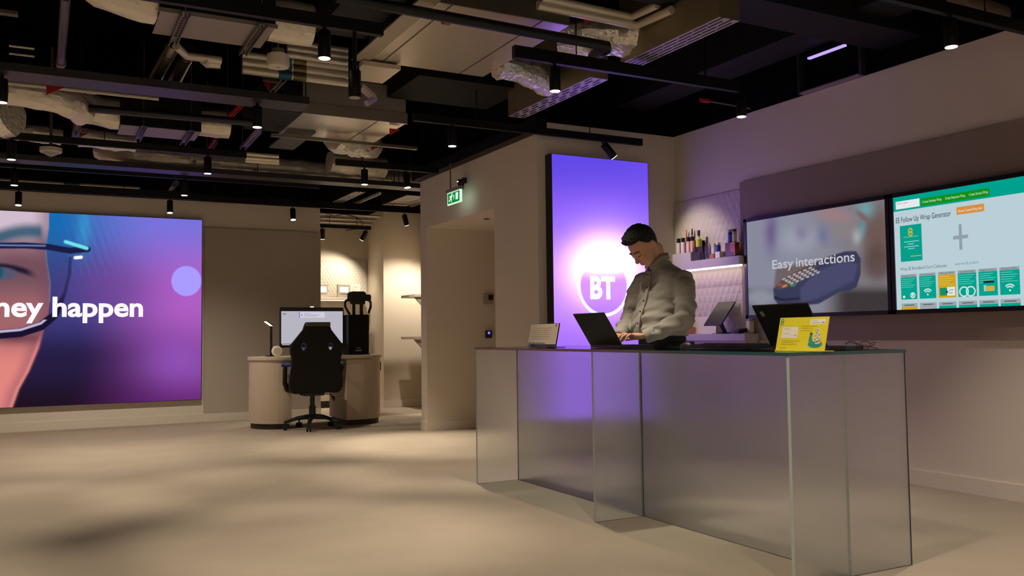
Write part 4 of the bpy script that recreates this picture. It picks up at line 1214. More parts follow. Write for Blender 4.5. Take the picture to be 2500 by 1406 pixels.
# ------------------------------------------------------------------ alcove
SHA = mat('alcove_shelf', (178, 166, 152), 0.5)
pL = pix(783, 722, Y=12.40); pR = pix(884, 729, Y=12.40)
ap = thing('wall_panel', (3.55, 12.63, 0.95), 'patterned panel on the back wall of the lit alcove', 'wall panel')
zt_ = pix(840, 634, Y=12.62).z
MB().box(2.7, 4.262, 12.615, 12.639, 0.6, zt_).build('backing_board', diamond_bump('alcove_pattern', (186, 178, 164), 0.05, 0.085, 0.8), ap)
asz = (pL.z+pR.z)/2
t = thing('wall_shelf', (3.5, 12.5, asz-0.05), 'grey shelf in the alcove carrying two small display panels', 'shelf')
MB().box(2.7, pR.x+0.10, 12.40, 12.614, asz-0.045, asz).build('board', SHA, t, bevel=0.003)
MB().box(2.7, pR.x+0.09, 12.45, 12.47, asz-0.05, asz-0.045).build('light_strip', emission_mat('alcove_strip', (255, 226, 200), 3.0), t)
t = thing('alcove_counter', (3.45, 12.45, 0), 'low pale cabinet standing under the alcove shelf', 'cabinet')
zl = pix(900, 812, Y=12.30).z
MB().box(2.62, 4.20, 12.30, 12.610, 0.10, zl-0.05).build('body', LAM, t)
MB().box(2.60, 4.22, 12.28, 12.610, zl-0.05, zl).build('worktop', SHA, t, bevel=0.003)
MB().box(2.66, 4.16, 12.34, 12.600, 0.0, 0.10).build('plinth', PLI, t)
FRM = mat('display_frame', (150, 140, 126), 0.5)
for px0, px1, lab in ((768, 801, 'lit display panel at the left end of the alcove shelf, half hidden by the wall'), (824, 855, 'lit display panel in the middle of the alcove shelf')):
    q0, q1 = pix(px0, 688, Y=12.46), pix(px1, 722, Y=12.46)
    t = thing('information_tablet', ((q0.x+q1.x)/2, 12.47, asz), lab, 'display', 'display panels on the alcove shelf')
    MB().box(q0.x, q1.x, 12.46, 12.50, asz+0.002, asz+0.19).build('frame', FRM, t, bevel=0.004)
    MB().box(q0.x+0.035, q1.x-0.025, 12.4585, 12.4600, asz+0.075, asz+0.150).build('screen', emission_mat('panel_screen', (255, 246, 224), 2.2), t)
    MB().box(q0.x+0.045, q1.x-0.035, 12.4588, 12.4600, asz+0.045, asz+0.055).build('caption', mat('caption_dark', (96, 88, 78), 0.6), t)
q0, q1 = pix(856, 688, Y=12.50), pix(879, 722, Y=12.50)
t = thing('notice_card', ((q0.x+q1.x)/2, 12.5, asz), 'cream printed notice card at the right end of the alcove shelf', 'card')
MB().box(q0.x, q1.x, 12.50, 12.506, asz+0.002, asz+0.20).build('card', mat('notice_cream', (226, 214, 186), 0.6), t)
n_ = MB()
for i, w in enumerate((0.6, 0.9, 0.7, 0.5, 0.9, 0.6)): n_.box(q0.x+0.02, q0.x+0.02+(q1.x-q0.x-0.04)*w, 12.4992, 12.4999, asz+0.165-i*0.022, asz+0.170-i*0.022)
n_.build('print_lines', mat('print_grey', (130, 120, 104), 0.6), t)
# bracket shelves on the right wall of the alcove
for (y_, lab) in ((718, 'upper gusseted shelf on the right alcove wall'), (822, 'lower gusseted shelf on the right alcove wall')):
    q = pix(1012, y_, Y=11.10)
    t = thing('bracket_shelf', (4.7, 11.35, q.z-0.2), lab, 'shelf', 'gusseted shelves in the alcove')
    MB().box(q.x, 4.859, 11.10, 11.60, q.z-0.035, q.z).build('board', SHA, t)
    MB().prism([(q.x, q.z-0.036), (4.859, q.z-0.036), (4.859, q.z-0.50), ], lambda a, b: (a, 11.11, b), (0, 0.03, 0)).build('gusset', mat('gusset_paint', (150, 138, 118), 0.6), t)

# ------------------------------------------------------------------ small fittings on the doorway wall
sw = pix(1197, 728, Y=8.69)
t = thing('wall_switch', (sw.x, 8.69, sw.z), 'white wall plate with a square black display beside the doorway', 'wall plate')
MB().rbox(sw.x-0.085, sw.x+0.035, 8.676, 8.687, sw.z-0.065, sw.z+0.050, 0.008, 3, 'y').build('plate', mat('plate_white', (176, 164, 146), 0.5), t)
MB().box(sw.x-0.028, sw.x+0.028, 8.672, 8.677, sw.z-0.020, sw.z+0.036).build('display', mat('plate_black', (24, 20, 16), 0.3), t)
kp = pix(1192, 816, Y=8.69)
t = thing('access_keypad', (kp.x, 8.69, kp.z), 'dark square access reader with a blue light beside the doorway', 'keypad')
MB().rbox(kp.x-0.038, kp.x+0.038, 8.672, 8.687, kp.z-0.042, kp.z+0.042, 0.004, 2, 'y').build('plate', mat('keypad_dark', (64, 52, 42), 0.4), t)
MB().lathe([(0.014, 0), (0.014, 0.003)], (kp.x, 8.672, kp.z+0.015), 16, (0, -1, 0)).build('light', emission_mat('keypad_blue', (80, 80, 255), 3.0), t)
# exit sign hanging in front of the doorway wall
ex = 3.44
a0, a1, a2 = pix(1088, 480, X=ex), pix(1121, 466, X=ex), pix(1087, 504, X=ex)
y_far, y_near = a0.y, a1.y
zb = pix(1104, 497, X=ex).z; zt_ = pix(1104, 459, X=ex).z
t = thing('exit_sign', (ex, (y_far+y_near)/2, zb), 'small green running man exit sign hanging by the doorway wall', 'exit sign')
zm = zb+(zt_-zb)*0.80
MB().box(ex, ex+0.05, y_near, y_far, zm, zt_).build('housing', mat('sign_housing', (146, 134, 124), 0.5), t)
MB().box(ex+0.018, ex+0.030, y_near, y_far, zb, zm).build('panel', mat('sign_glass', (200, 230, 214), 0.2, emit=((215, 255, 235), 0.9)), t)
A = Art((ex+0.018, 0, 0), (0, -1, 0), (0, 0, 1), 0.0006)
u0, u1 = -y_far, -y_near; w = u1-u0; h = zm-zb
A.rect(u0+0.014, u1-0.03, zb+0.012, zm-0.008, (10, 140, 52), 1)
A.rect(u0+0.62*w, u0+0.80*w, zb+0.28*h, zm-0.16*h, (228, 250, 238), 2)
A.poly([(u0+0.47*w, zb+0.35*h), (u0+0.51*w, zb+0.35*h), (u0+0.51*w, zb+0.6*h), (u0+0.55*w, zb+0.6*h), (u0+0.49*w, zb+0.75*h), (u0+0.43*w, zb+0.6*h), (u0+0.47*w, zb+0.6*h)], (228, 250, 238), 2)
A.disc(u0+0.36*w, zb+0.80*h, 0.013, (228, 250, 238), 2, 14)
A.stroke([(u0+0.33*w, zb+0.72*h), (u0+0.27*w, zb+0.48*h)], 0.030, (228, 250, 238), 2)
A.stroke([(u0+0.27*w, zb+0.50*h), (u0+0.34*w, zb+0.36*h), (u0+0.30*w, zb+0.18*h)], 0.016, (228, 250, 238), 3)
A.stroke([(u0+0.27*w, zb+0.48*h), (u0+0.20*w, zb+0.34*h), (u0+0.13*w, zb+0.34*h)], 0.016, (228, 250, 238), 4)
A.stroke([(u0+0.33*w, zb+0.68*h), (u0+0.22*w, zb+0.66*h), (u0+0.17*w, zb+0.54*h)], 0.012, (228, 250, 238), 5)
A.stroke([(u0+0.33*w, zb+0.68*h), (u0+0.40*w, zb+0.58*h)], 0.012, (228, 250, 238), 6)
A.build('pictogram', picture_mat('sign_picture', 0.95), t)
MB().cyl((ex+0.025, y_far-0.06, zt_), (ex+0.025, y_far-0.06, 2.66), 0.007, 8).build('hanger', mat('hanger_brown', (96, 78, 62), 0.6), t)
d_ = pix(1122, 446, X=3.53)
t = thing('motion_sensor', (3.55, d_.y, d_.z), 'small black dome sensor with a green light above the exit sign', 'sensor')
MB().lathe([(0.034, 0.03), (0.036, 0.0), (0.028, -0.035), (0.006, -0.055)], (3.545, d_.y, d_.z), 18).build('dome', mat('sensor_black', (14, 15, 15), 0.25), t, smooth=True)
MB().box(3.56, 3.599, d_.y-0.015, d_.y+0.015, d_.z, d_.z+0.05).build('bracket', BLK, t)
MB().box(3.508, 3.513, d_.y-0.012, d_.y+0.012, d_.z+0.005, d_.z+0.013).build('light', emission_mat('sensor_green', (170, 255, 190), 4.0), t)
sp_ = pix(1188, 534, z=2.139)
t = tag(MB().lathe([(0.030, 0.0), (0.030, -0.006), (0.012, -0.012)], (sp_.x, sp_.y, 2.1405), 16).build('door_sensor', mat('door_sensor', (110, 96, 80), 0.5)), 'small round sensor under the doorway head', 'sensor')

# ================================================================== CEILING SERVICES
ZK = 2.60                                   # underside of the lighting tracks
TRK = mat('track_black', (12, 12, 13), 0.5, spec=0.25)
TRAY = mat('tray_black', (30, 29, 32), 0.45)
GALV = mat('galvanised', (212, 203, 188), 0.28, metal=0.85, noise=(6, 0.06))
GALVD = mat('galvanised_dull', (96, 92, 84), 0.5, metal=0.6, noise=(5, 0.08))
FCUP = mat('unit_underside', (150, 141, 135), 0.5, metal=0.3)
FCUD = mat('unit_side', (24, 24, 23), 0.6, metal=0.2, spec=0.2)
FOIL = mat('foil', (240, 235, 226), 0.28, metal=0.55, noise=(14, 0.10), bump=(24, 0.8))
FOILW = mat('foil_wrap', (232, 224, 210), 0.4, metal=0.45, noise=(10, 0.10), bump=(16, 0.7))
PIPEI = mat('pipe_lagging', (226, 217, 200), 0.4, metal=0.35, noise=(12, 0.06))
PIPEB = mat('pipe_black', (16, 16, 17), 0.5)
CHROME = mat('bright_steel', (190, 182, 172), 0.18, metal=1.0)
STEEL = mat('hanger_steel', (128, 122, 114), 0.4, metal=0.8)
REDT = mat('red_tag', (176, 26, 24), 0.6)
BLUT = mat('blue_tape', (24, 96, 120), 0.5)
WHT = mat('detector_white', (206, 196, 180), 0.5)
LENS = emission_mat('spot_lens', (255, 240, 212), 7.0)
BEAMP = mat('beam_violet_lit', (26, 24, 28), 0.6, noise=(2, 0.08), spec=0.25)  # black paint with a tinge of violet light mixed into the colour


def rod(mb, x, y, z0, z1=ZS, r=0.004):
    return mb.cyl((x, y, z0), (x, y, z1), r, 6)


def track(name, x0, x1, y, label, w=0.036, h=0.056, z=ZK, cat='lighting track', m=TRK, hang=True):
    t = thing(name, ((x0+x1)/2, y, z), label, cat)
    MB().box(x0, x1, y-w/2, y+w/2, z, z+h).build('rail', m, t)
    e_ = MB().box(x0-0.004, x0, y-w/2-0.002, y+w/2+0.002, z-0.001, z+h+0.001).box(x1, x1+0.004, y-w/2-0.002, y+w/2+0.002, z-0.001, z+h+0.001)
    e_.build('end_cap', m, t)
    if hang:
        n = max(2, int((x1-x0)/1.6))
        for k in range(n):
            rod(MB(), x0+(x1-x0)*(k+0.5)/n, y, z+h).build('suspension', TRK, t)
    return t


def TY(x, y, z=ZK): return pix(x, y, z=z).y
def TX(x, y, z=ZK): return pix(x, y, z=z).x


Y1t = TY(930, 88); Y2t = 6.12; Y4t = TY(598, 386); Y5t = TY(520, 430); Y6t = TY(484, 489); Y7t = TY(800, 509)
Y8t = TY(1253, 141); Y10t = TY(1040, 421)
track('lighting_track', -1.2, TX(930, 90), Y1t, 'black lighting track across the top left, ending near the big metal duct', h=0.065)
tr = thing('cable_tray', (0, Y2t, ZK), 'wide black cable tray with purple-lit underside crossing the left ceiling', 'cable tray')
MB().box(-3.2, TX(740, 268), Y2t-0.14, Y2t+0.10, ZK, ZK+0.05).build('tray', TRAY, tr)
for k in range(4):
    for dy in (-0.1, 0.08): rod(MB(), -2.6+k*1.4, Y2t+dy, ZK+0.05).build('suspension', TRK, tr)
track('lighting_track', TX(1012, 294), TX(1565, 349, 2.60)*6.12/TY(1565, 349), Y2t, 'long black lighting track running past the purple lightbox')
track('lighting_track', -3.0, TX(598, 388), Y4t, 'black lighting track above the smoke detector on the left')
tr = thing('cable_tray', (1, Y5t, ZK), 'black cable tray in front of the screen wall track with purple-lit underside', 'cable tray')
MB().box(-3.2, 4.3, Y5t-0.16, Y5t+0.06, ZK, ZK+0.05).build('tray', TRAY, tr)
for k in range(5):
    for dy in (-0.1, 0.04): rod(MB(), -2.6+k*1.5, Y5t+dy, ZK+0.05).build('suspension', TRK, tr)
track('lighting_track', -3.2, TX(760, 470), Y5t+0.3, 'black lighting track between the tray and the video wall', h=0.06)
track('lighting_track', -3.2, TX(484, 490), Y6t, 'black lighting track right above the video wall', h=0.085)
track('lighting_track', TX(490, 487), TX(652, 494), Y6t+0.06, 'short black track right of the video wall', h=0.075)
track('lighting_track', TX(654, 500), 4.55, Y7t, 'black lighting track above the grey fabric panel and alcove', h=0.085)
track('lighting_track', TX(1253, 143), min(TX(1800, 226), XR-0.02), Y8t, 'black lighting track above the counter ending at the right wall', h=0.072)
track('lighting_track', TX(818, 405), TX(1066, 424), Y10t, 'short black track in front of the doorway wall corner', h=0.06)
ya_ = 12.1
track('lighting_track', pix(770, 556, Y=ya_).x, pix(904, 561, Y=ya_).x, ya_, 'short black track inside the lit alcove', z=pix(840, 558, Y=ya_).z, h=0.05)
Y9t = TY(2322, 104, 2.46)
track('lighting_track', 2.6, 4.96, Y9t, 'black lighting track at the top right above the televisions', h=0.06)
for k, yy in enumerate((2.3, 0.9, -1.2)):  # unseen tracks added to carry the fill spotlights
    track('lighting_track', -3.4, 4.6, yy, ('added unseen black lighting track over the near part of the floor', 'added unseen black lighting track overhead by the camera', 'added unseen black lighting track behind the camera')[k])
# black trunking along the top of the doorway wall
tag(MB().box(3.50, 3.599, 6.14, 8.85, 2.655, 2.757).build('trunking', TRK), 'black trunking along the top edge of the doorway wall', 'trunking')

# ------------------------------------------------------------------ track spotlights
SR, SH = 0.033, 0.142


def spot_proto():
    t = thing('track_spotlight', (0, 0, 0), 'p', 'spotlight')
    MB().lathe([(SR*0.96, 0.0), (SR, 0.004), (SR, SH-0.004), (SR*0.94, SH)], (0, 0, 0), 24).build('body', TRK, t, smooth=True)
    MB().lathe([(SR*0.9, 0.0), (SR*0.9, 0.0015)], (0, 0, -0.0025), 24).build('lens', LENS, t)
    MB().cyl((0, 0, SH), (0, 0, SH+0.02), 0.010, 10).build('stem', TRK, t)
    ld = bpy.data.lights.new('spotlight', 'SPOT'); ld.energy = SPOT_W; ld.color = SPOT_COL
    ld.spot_size = math.radians(56); ld.spot_blend = 0.75; ld.shadow_soft_size = 0.028
    lo = bpy.data.objects.new('lamp', ld); COL.objects.link(lo); lo.parent = t; lo.location = (0, 0, -0.02)
    ROOT[lo.name] = Vector()
    return t


SPOT0 = spot_proto(); _used = [False]


LENS_DIM = emission_mat('spot_lens_dim', (120, 104, 88), 0.6)


def spot(x, y, z, label, tilt=0.0, az=0.0, power=1.0, size=None, lens=None):
    """tilt from straight down, az the compass direction (degrees, 0 = +X) the beam leans to"""
    t = SPOT0 if not _used[0] else copy_tree(SPOT0); _used[0] = True
    a = math.radians(az); tl_ = math.radians(tilt)
    d = Vector((math.sin(tl_)*math.cos(a), math.sin(tl_)*math.sin(a), -math.cos(tl_)))
    q = d.to_track_quat('-Z', 'Y')
    t.location = (x, y, z); t.rotation_mode = 'XYZ'; t.rotation_euler = q.to_euler()
    t['label'] = label; t['category'] = 'spotlight'; t['group'] = 'black track spotlights'
    for c in t.children:
        if lens and c.name.startswith('lens'):
            c.data = c.data.copy(); c.data.materials[0] = lens
        if c.type == 'LIGHT' and (power != 1.0 or size):
            c.data = c.data.copy(); c.data.energy = SPOT_W*power
            if size: c.data.spot_size = math.radians(size)
    return t


def spot_px(x, y, yt, label, **k):
    p = pix(x, y, Y=yt); return spot(p.x, yt, ZK-SH-0.02, label, **k)


spot_px(792, 138, Y1t, 'large near spotlight hanging from the top left track', power=1.5)
spot_px(4, 236, Y2t, 'spotlight at the left edge of the picture under the cable tray')
spot_px(628, 296, Y2t+0.0, 'spotlight under the cable tray left of the ribbed metal unit')
spot_px(1104, 346, Y2t, 'spotlight left of the doorway wall on the long track', power=1.6)
spot_px(28, 387, Y4t, 'spotlight left of the white smoke detector', size=84)
spot_px(507, 418, Y4t, 'spotlight in front of the long foil duct', size=84)
spot_px(35, 450, Y5t+0.3, 'upper spotlight above the left part of the video wall', power=0.9, size=140)
spot_px(450, 474, Y5t+0.3, 'spotlight above the right part of the video wall, nearer of two', power=0.9, size=140)
spot_px(45, 495, Y6t, 'spotlight hanging low over the left part of the video wall', power=0.12, tilt=8, az=-90)
spot_px(415, 515, Y6t, 'spotlight hanging low over the right part of the video wall', power=0.12, tilt=8, az=-90)
spot_px(716, 530, Y7t, 'spotlight in front of the grey fabric panel', power=0.25, tilt=14, az=-90)
spot_px(890, 443, Y10t, 'spotlight on the short track left of the doorway wall', power=1.4)
spot_px(995, 452, Y10t, 'spotlight on the short track closest to the doorway wall', power=2.6, tilt=8, az=-60)
spot_px(1355, 211, Y8t, 'spotlight beside the shiny flexible duct above the counter', power=1.2, size=72)
spot_px(1810, 271, Y8t, 'spotlight close to the right wall above the televisions', power=0.6, size=60)
spot_px(2322, 104, Y9t, 'spotlight at the top right above the web page television', power=0.9, size=76)
p = pix(1497, 366, Y=Y2t); spot(p.x, Y2t-0.012, ZK-0.126, 'spotlight tilted to the right above the purple lightbox', tilt=40, az=-14, power=0.32)
zal = pix(840, 558, Y=ya_).z
p = pix(886, 575, Y=ya_); spot(p.x-0.02, ya_, zal-SH-0.01, 'spotlight tilted to the left inside the alcove', tilt=30, az=140, power=0.8, size=110)
p = pix(787, 580, Y=ya_); spot(p.x, ya_, zal-SH-0.02, 'spotlight at the left end of the alcove track', power=0.6, tilt=10, az=80)
p = pix(993, 535, Y=Y7t); spot(p.x, Y7t, ZK-SH-0.02, 'spotlight tilted to the right in front of the alcove column', tilt=18, az=20, power=1.6)
spot(4.77, 11.30, 2.40, 'hidden spotlight above the gusseted alcove shelves', power=1.3, size=120, tilt=14, az=150)
tag(MB().box(4.68, 4.859, 11.28, 11.32, 2.562, 2.60).build('lighting_track', TRK), 'short black track above the gusseted alcove shelves', 'lighting track')
p = pix(866, 238, Y=Y1t)
spot(p.x, Y1t, pix(866, 238, Y=Y1t).z, 'spotlight on a long rod below the end of the top left track', power=0.05, lens=LENS_DIM)
tag(MB().cyl((p.x, Y1t, p.z+SH), (p.x, Y1t, ZK-0.001), 0.011, 10).build('drop_rod', TRK), 'long black rod carrying the lowest spotlight of the top left track', 'rod')
near = [(-2.2, 2.3), (-0.7, 2.3), (0.7, 2.3), (1.9, 2.3), (-2.4, 0.9), (0.0, 0.9), (1.9, 0.9), (3.8, 0.9), (-2.5, -1.2), (-0.6, -1.2), (1.2, -1.2), (3.2, -1.2)]  # unseen spotlights added to fill the room; rear ones bounce off the wall
for k, (x_, y_) in enumerate(near):
    tr_ = {2.3: 'near floor', 0.9: 'overhead', -1.2: 'rear'}[y_]
    n_ = [q for q in near if q[1] == y_].index((x_, y_))+1
    spot(x_, y_, ZK-SH-0.02, 'added unseen spotlight on the %s track, %s from its left end' % (tr_, ('first', 'second', 'third', 'fourth', 'fifth')[n_-1]),
         tilt=52 if y_ < 0 else 0, az=-90, power=1.7 if y_ < 0 else 0.72, size=90 if y_ < 0 else 130)
for k, x_ in enumerate((-2.4, -0.9)):
    spot(x_, Y1t, ZK-SH-0.02, ('leftmost spotlight of the top left track, out of view', 'second spotlight of the top left track, out of view')[k])
spot(-1.9, Y2t, ZK-SH-0.02, 'spotlight under the cable tray left of the picture')
spot(-1.9, Y4t, ZK-SH-0.02, 'spotlight of the smoke detector track left of the picture')

# ------------------------------------------------------------------ metal units
def unit(name, nl, nr, fl, fr, z, h, label, cat, under, side, seams=(), lip=0.0, brackets=()):
    """box whose underside corners are seen at four pixels: near-left, near-right, far-left, far-right"""
    P = [pix(*q, z=z) for q in (nl, nr, fl, fr)]
    x0 = (P[0].x+P[2].x)/2; x1 = (P[1].x+P[3].x)/2; y0 = (P[0].y+P[1].y)/2; y1 = (P[2].y+P[3].y)/2
    t = thing(name, ((x0+x1)/2, (y0+y1)/2, z), label, cat)
    MB().box(x0, x1, y0, y1, z+0.004, z+h).build('casing', side, t)
    MB().box(x0+0.002, x1-0.002, y0+0.002, y1-0.002, z, z+0.004).build('base_plate', under, t)
    if lip:
        MB().box(x0-0.01, x1+0.01, y0-0.012, y0, z-0.004, z+lip).build('front_flange', under, t)
    if seams:
        s_ = MB()
        for f_ in seams:
            xx = x0+(x1-x0)*f_; s_.box(xx-0.003, xx+0.003, y0+0.004, y1-0.004, z-0.003, z)
        s_.build('seam', GALVD, t)
    for f_ in brackets:
        xx = x0+(x1-x0)*f_
        b_ = MB().box(xx-0.024, xx-0.018, y0-0.06, y1+0.10, z-0.030, z-0.004).box(xx+0.018, xx+0.024, y0-0.06, y1+0.10, z-0.030, z-0.004).box(xx-0.024, xx+0.024, y0-0.06, y1+0.10, z-0.006, z-0.003)
        br = b_.build('support_channel', STEEL, t)
        hl = MB(); n = int((y1-y0)/0.045)
        for k in range(n): hl.box(xx-0.008, xx+0.008, y0+0.03+k*0.045, y0+0.055+k*0.045, z-0.0075, z-0.0062)
        hl.build('slot', TRK, br)
        rod(rod(MB(), xx, y0-0.04, z-0.03), xx, y1+0.07, z-0.03).build('rod', STEEL, br)
    for a in (0.15, 0.85):
        for b in (0.2, 0.8): rod(MB(), x0+(x1-x0)*a, y0+(y1-y0)*b, z+h).build('suspension', TRK, t)
    return t, x0, x1, y0, y1


def duct(name, path, r, label, m=FOIL, n=18, wob=0.10, cat='duct', squash=1.0, bands=(), seed=3):
    """foil duct with crumpled skin along a path of points; extra points are put in between"""
    rnd = random.Random(seed)
    P = [Vector(p) for p in path]; pts = []
    for a, b in zip(P[:-1], P[1:]):
        k = max(2, int((b-a).length/0.045))
        pts += [a.lerp(b, i/k) for i in range(k)]
    pts.append(P[-1])
    for _ in range(5):
        pts = [pts[0]]+[(pts[i-1]+pts[i]*2+pts[i+1])/4 for i in range(1, len(pts)-1)]+[pts[-1]]
    mb = MB(); rings = []; prev = None; ph = rnd.random()*6
    for i, p in enumerate(pts):
        t = (pts[min(i+1, len(pts)-1)]-pts[max(i-1, 0)]).normalized()
        if prev is None:
            ref = Vector((0, 0, 1)) if abs(t.z) < 0.9 else Vector((1, 0, 0)); a = t.cross(ref).normalized()
        else:
            a = (prev-t*prev.dot(t)).normalized()
        prev = a; b = t.cross(a)
        rr = [r*(1+1.25*wob*(rnd.random()-0.5)+0.5*wob*math.sin(i*1.3+ph)) for _ in range(n)]
        rings.append([p+a*rr[k]*math.cos(2*math.pi*k/n)+b*rr[k]*squash*math.sin(2*math.pi*k/n) for k in range(n)])
    t_ = thing(name, P[0], label, cat)
    mb.loft(rings).build('sleeve', m, t_, smooth=True, angle=16)
    for f_ in bands:
        i = int(f_*(len(pts)-1)); t = (pts[min(i+1, len(pts)-1)]-pts[max(i-1, 0)]).normalized()*0.012
        MB().tube([pts[i]-t, pts[i]+t], r*1.06, 18, squash=squash).build('band', PIPEI, t_, smooth=True)
    mid = pts[len(pts)//2]
    rod(MB(), mid.x, mid.y, mid.z+r*0.9).build('suspension', TRK, t_)
    return t_


def flag(px_, py_, z, s, label, m=REDT):
    c = pix(px_, py_, z=z)
    tag(MB().prism([(-s, s*0.5), (s, s*0.5), (-s, -s*0.7)], lambda a, b: (c.x+a, c.y, c.z+b), (0, 0.002, 0)).build('warning_tag', m), label, 'tag')


# A: fan coil unit, top left
t, x0, x1, y0, y1 = unit('fan_coil_unit', (388, 30), (672, 66), (372, 84), (640, 117), 2.78, 0.26, 'grey fan coil unit at the top left with two support channels', 'ceiling unit', FCUP, FCUD, lip=0.02, brackets=(0.2, 0.86))
yc = (y0+y1)/2
duct('insulated_duct', [(x0-0.001, yc, 2.91), (x0-0.22, yc-0.02, 2.92), (x0-0.40, yc-0.10, 2.99), (x0-0.52, yc-0.22, 3.12)], 0.135, 'cream wrapped duct bending up from the left end of the top left unit', FOILW, wob=0.06, seed=1)
duct('insulated_duct', [(x1+0.001, yc, 2.90), (x1+0.12, yc, 2.90), (x1+0.26, yc, 2.90)], 0.128, 'cream wrapped duct stub at the right end of the top left unit', FOILW, wob=0.04, seed=2)
# B: second unit
t, x0, x1, y0, y1 = unit('fan_coil_unit', (294, 305), (488, 322), (286, 327), (478, 345), 2.74, 0.30, 'fan coil unit with violet-lit underside above the smoke detector track', 'ceiling unit', FCUP, FCUD, brackets=(0.27, 0.86))
yc = (y0+y1)/2
duct('insulated_duct', [(x0-0.001, yc, 2.87), (x0-0.18, yc, 2.87), (x0-0.38, yc-0.08, 2.93)], 0.125, 'wrapped duct bend at the left end of the violet-lit unit', FOILW, wob=0.08, seed=4)
duct('insulated_duct', [(x1+0.001, yc, 2.87), (x1+0.10, yc, 2.87), (x1+0.26, yc, 2.87)], 0.122, 'wrapped duct stub at the right end of the violet-lit unit', FOILW, wob=0.05, seed=5)
# C: bright metal unit in the middle
t, x0, x1, y0, y1 = unit('ventilation_unit', (736, 275), (989, 302), (684, 328), (914, 349), 2.72, 0.30, 'bright galvanised ventilation unit left of the doorway wall', 'ceiling unit', GALV, FCUP, seams=(0.72,), lip=0.085)
MB().box(x0-0.30, x0-0.002, y0+0.02, y1-0.05, 2.725, 2.95).build('side_box', FCUD, t)
q0, q1 = pix(690, 338, z=2.70), pix(716, 366, z=2.70)
tag(MB().box(q0.x-0.02, q0.x+0.20, y1-0.25, q1.y, 2.70, 2.7195).build('metal_flap', GALVD), 'small grey metal flap hanging below the bright ventilation unit', 'metal flap')
duct('flexible_duct', [(x1-0.35, y1+0.05, 2.75), (x1-0.15, y1+0.20, 2.76), (x1+0.05, y1+0.32, 2.76), (x1+0.12, y1+0.45, 2.80)], 0.12, 'crumpled foil duct sagging behind the bright ventilation unit', FOIL, seed=6, wob=0.16)
duct('flexible_duct', [(x1+0.002, yc+0.9, 2.80), (x1+0.28, yc+0.93, 2.79), (x1+0.62, yc+0.97, 2.79)], 0.105, 'foil wrapped duct right of the bright ventilation unit', FOILW, seed=7, wob=0.12)
flag(965, 322, 2.68, 0.05, 'red triangular tag on the foil duct right of the bright unit')
flag(915, 362, 2.66, 0.03, 'red tag below the crumpled foil duct')
# long C channel rail under it
a, b = pix(662, 333, z=2.66), pix(1018, 366, z=2.66)
tag(MB().box(a.x, b.x, (a.y+b.y)/2-0.02, (a.y+b.y)/2+0.02, 2.66, 2.685).build('channel_rail', STEEL), 'long steel channel rail below the bright ventilation unit', 'rail')
# D: big near duct
t, x0, x1, y0, y1 = unit('ventilation_unit', (1062, 5), (1395, 62), (905, 152), (1180, 186), 2.78, 0.34, 'very large flat metal ventilation duct above the middle of the room', 'ceiling unit', GALV, GALVD, seams=(0.10, 0.78))
MB().box(x0-0.11, x0-0.004, y0-0.2, y1+0.02, 2.775, 2.785).build('edge_flange', mat('flange_cream', (170, 160, 138), 0.45, metal=0.4), t)
MB().box(x0-0.42, x0-0.11, y0-0.1, y1-0.25, 2.83, 3.10).build('side_box', FCUD, t)
q0, q1 = pix(850, 188, z=2.74), pix(955, 165, z=2.74)
tag(MB().box(q0.x, q0.x+0.26, q1.y+0.02, q0.y+0.05, 2.74, 2.77).build('metal_flap', GALV), 'bright metal end flap of the large flat duct', 'metal flap')

# E: slot diffuser plenum boxes running away along the counter
def plenum(name, nl, nr, fl, fr, z, h, label, rows, per, slot_w, slot_l, face):
    P = [pix(*q, z=z) for q in (nl, nr, fl, fr)]
    x0 = (P[0].x+P[2].x)/2; x1 = (P[1].x+P[3].x)/2; y0 = (P[0].y+P[1].y)/2; y1 = (P[2].y+P[3].y)/2
    t = thing(name, ((x0+x1)/2, (y0+y1)/2, z), label, 'air diffuser')
    MB().box(x0, x1, y0, y1, z+0.003, z+h).build('casing', face, t)
    g_ = MB().box(x0, x1, y0, y1, z, z+0.003).build('grille', mat('grille_purple_lit', (180, 166, 178), 0.45, metal=0.3), t)  # lilac tint paints the lightbox's purple light onto the grille
    s_ = MB(); L_ = y1-y0
    for i in range(rows):
        yy = y0+L_*(i+0.5)/rows
        for j in range(per):
            xx = x0+(x1-x0)*(j+0.7)/(per+0.4)
            off = (j % 2)*0.35*L_/rows if slot_l > slot_w*2.5 else 0
            s_.box(xx-slot_w/2, xx+slot_w/2, yy-slot_l/2+off-0.1*L_/rows, yy+slot_l/2+off-0.1*L_/rows, z-0.0015, z+0.0004)
    s_.build('slot', TRK, g_)
    hg = MB(); rod(hg, (x0+x1)/2, y0+0.1, z+h); rod(hg, (x0+x1)/2, y1-0.1, z+h); hg.build('suspension', TRK, t)
    return t, x0, x1, y0, y1


PF = mat('plenum_face', (156, 144, 118), 0.4, metal=0.6)
plenum('slot_diffuser', (1760, 40), (1800, 53), (1515, 156), (1562, 164), 2.70, 0.45, 'long slotted air diffuser above the counter, nearer of two', 7, 4, 0.012, 0.12, PF)
plenum('slot_diffuser', (1443, 188), (1486, 196), (1241, 284), (1277, 289), 2.70, 0.45, 'long slotted air diffuser above the lightbox end of the room', 8, 4, 0.014, 0.09, PF)
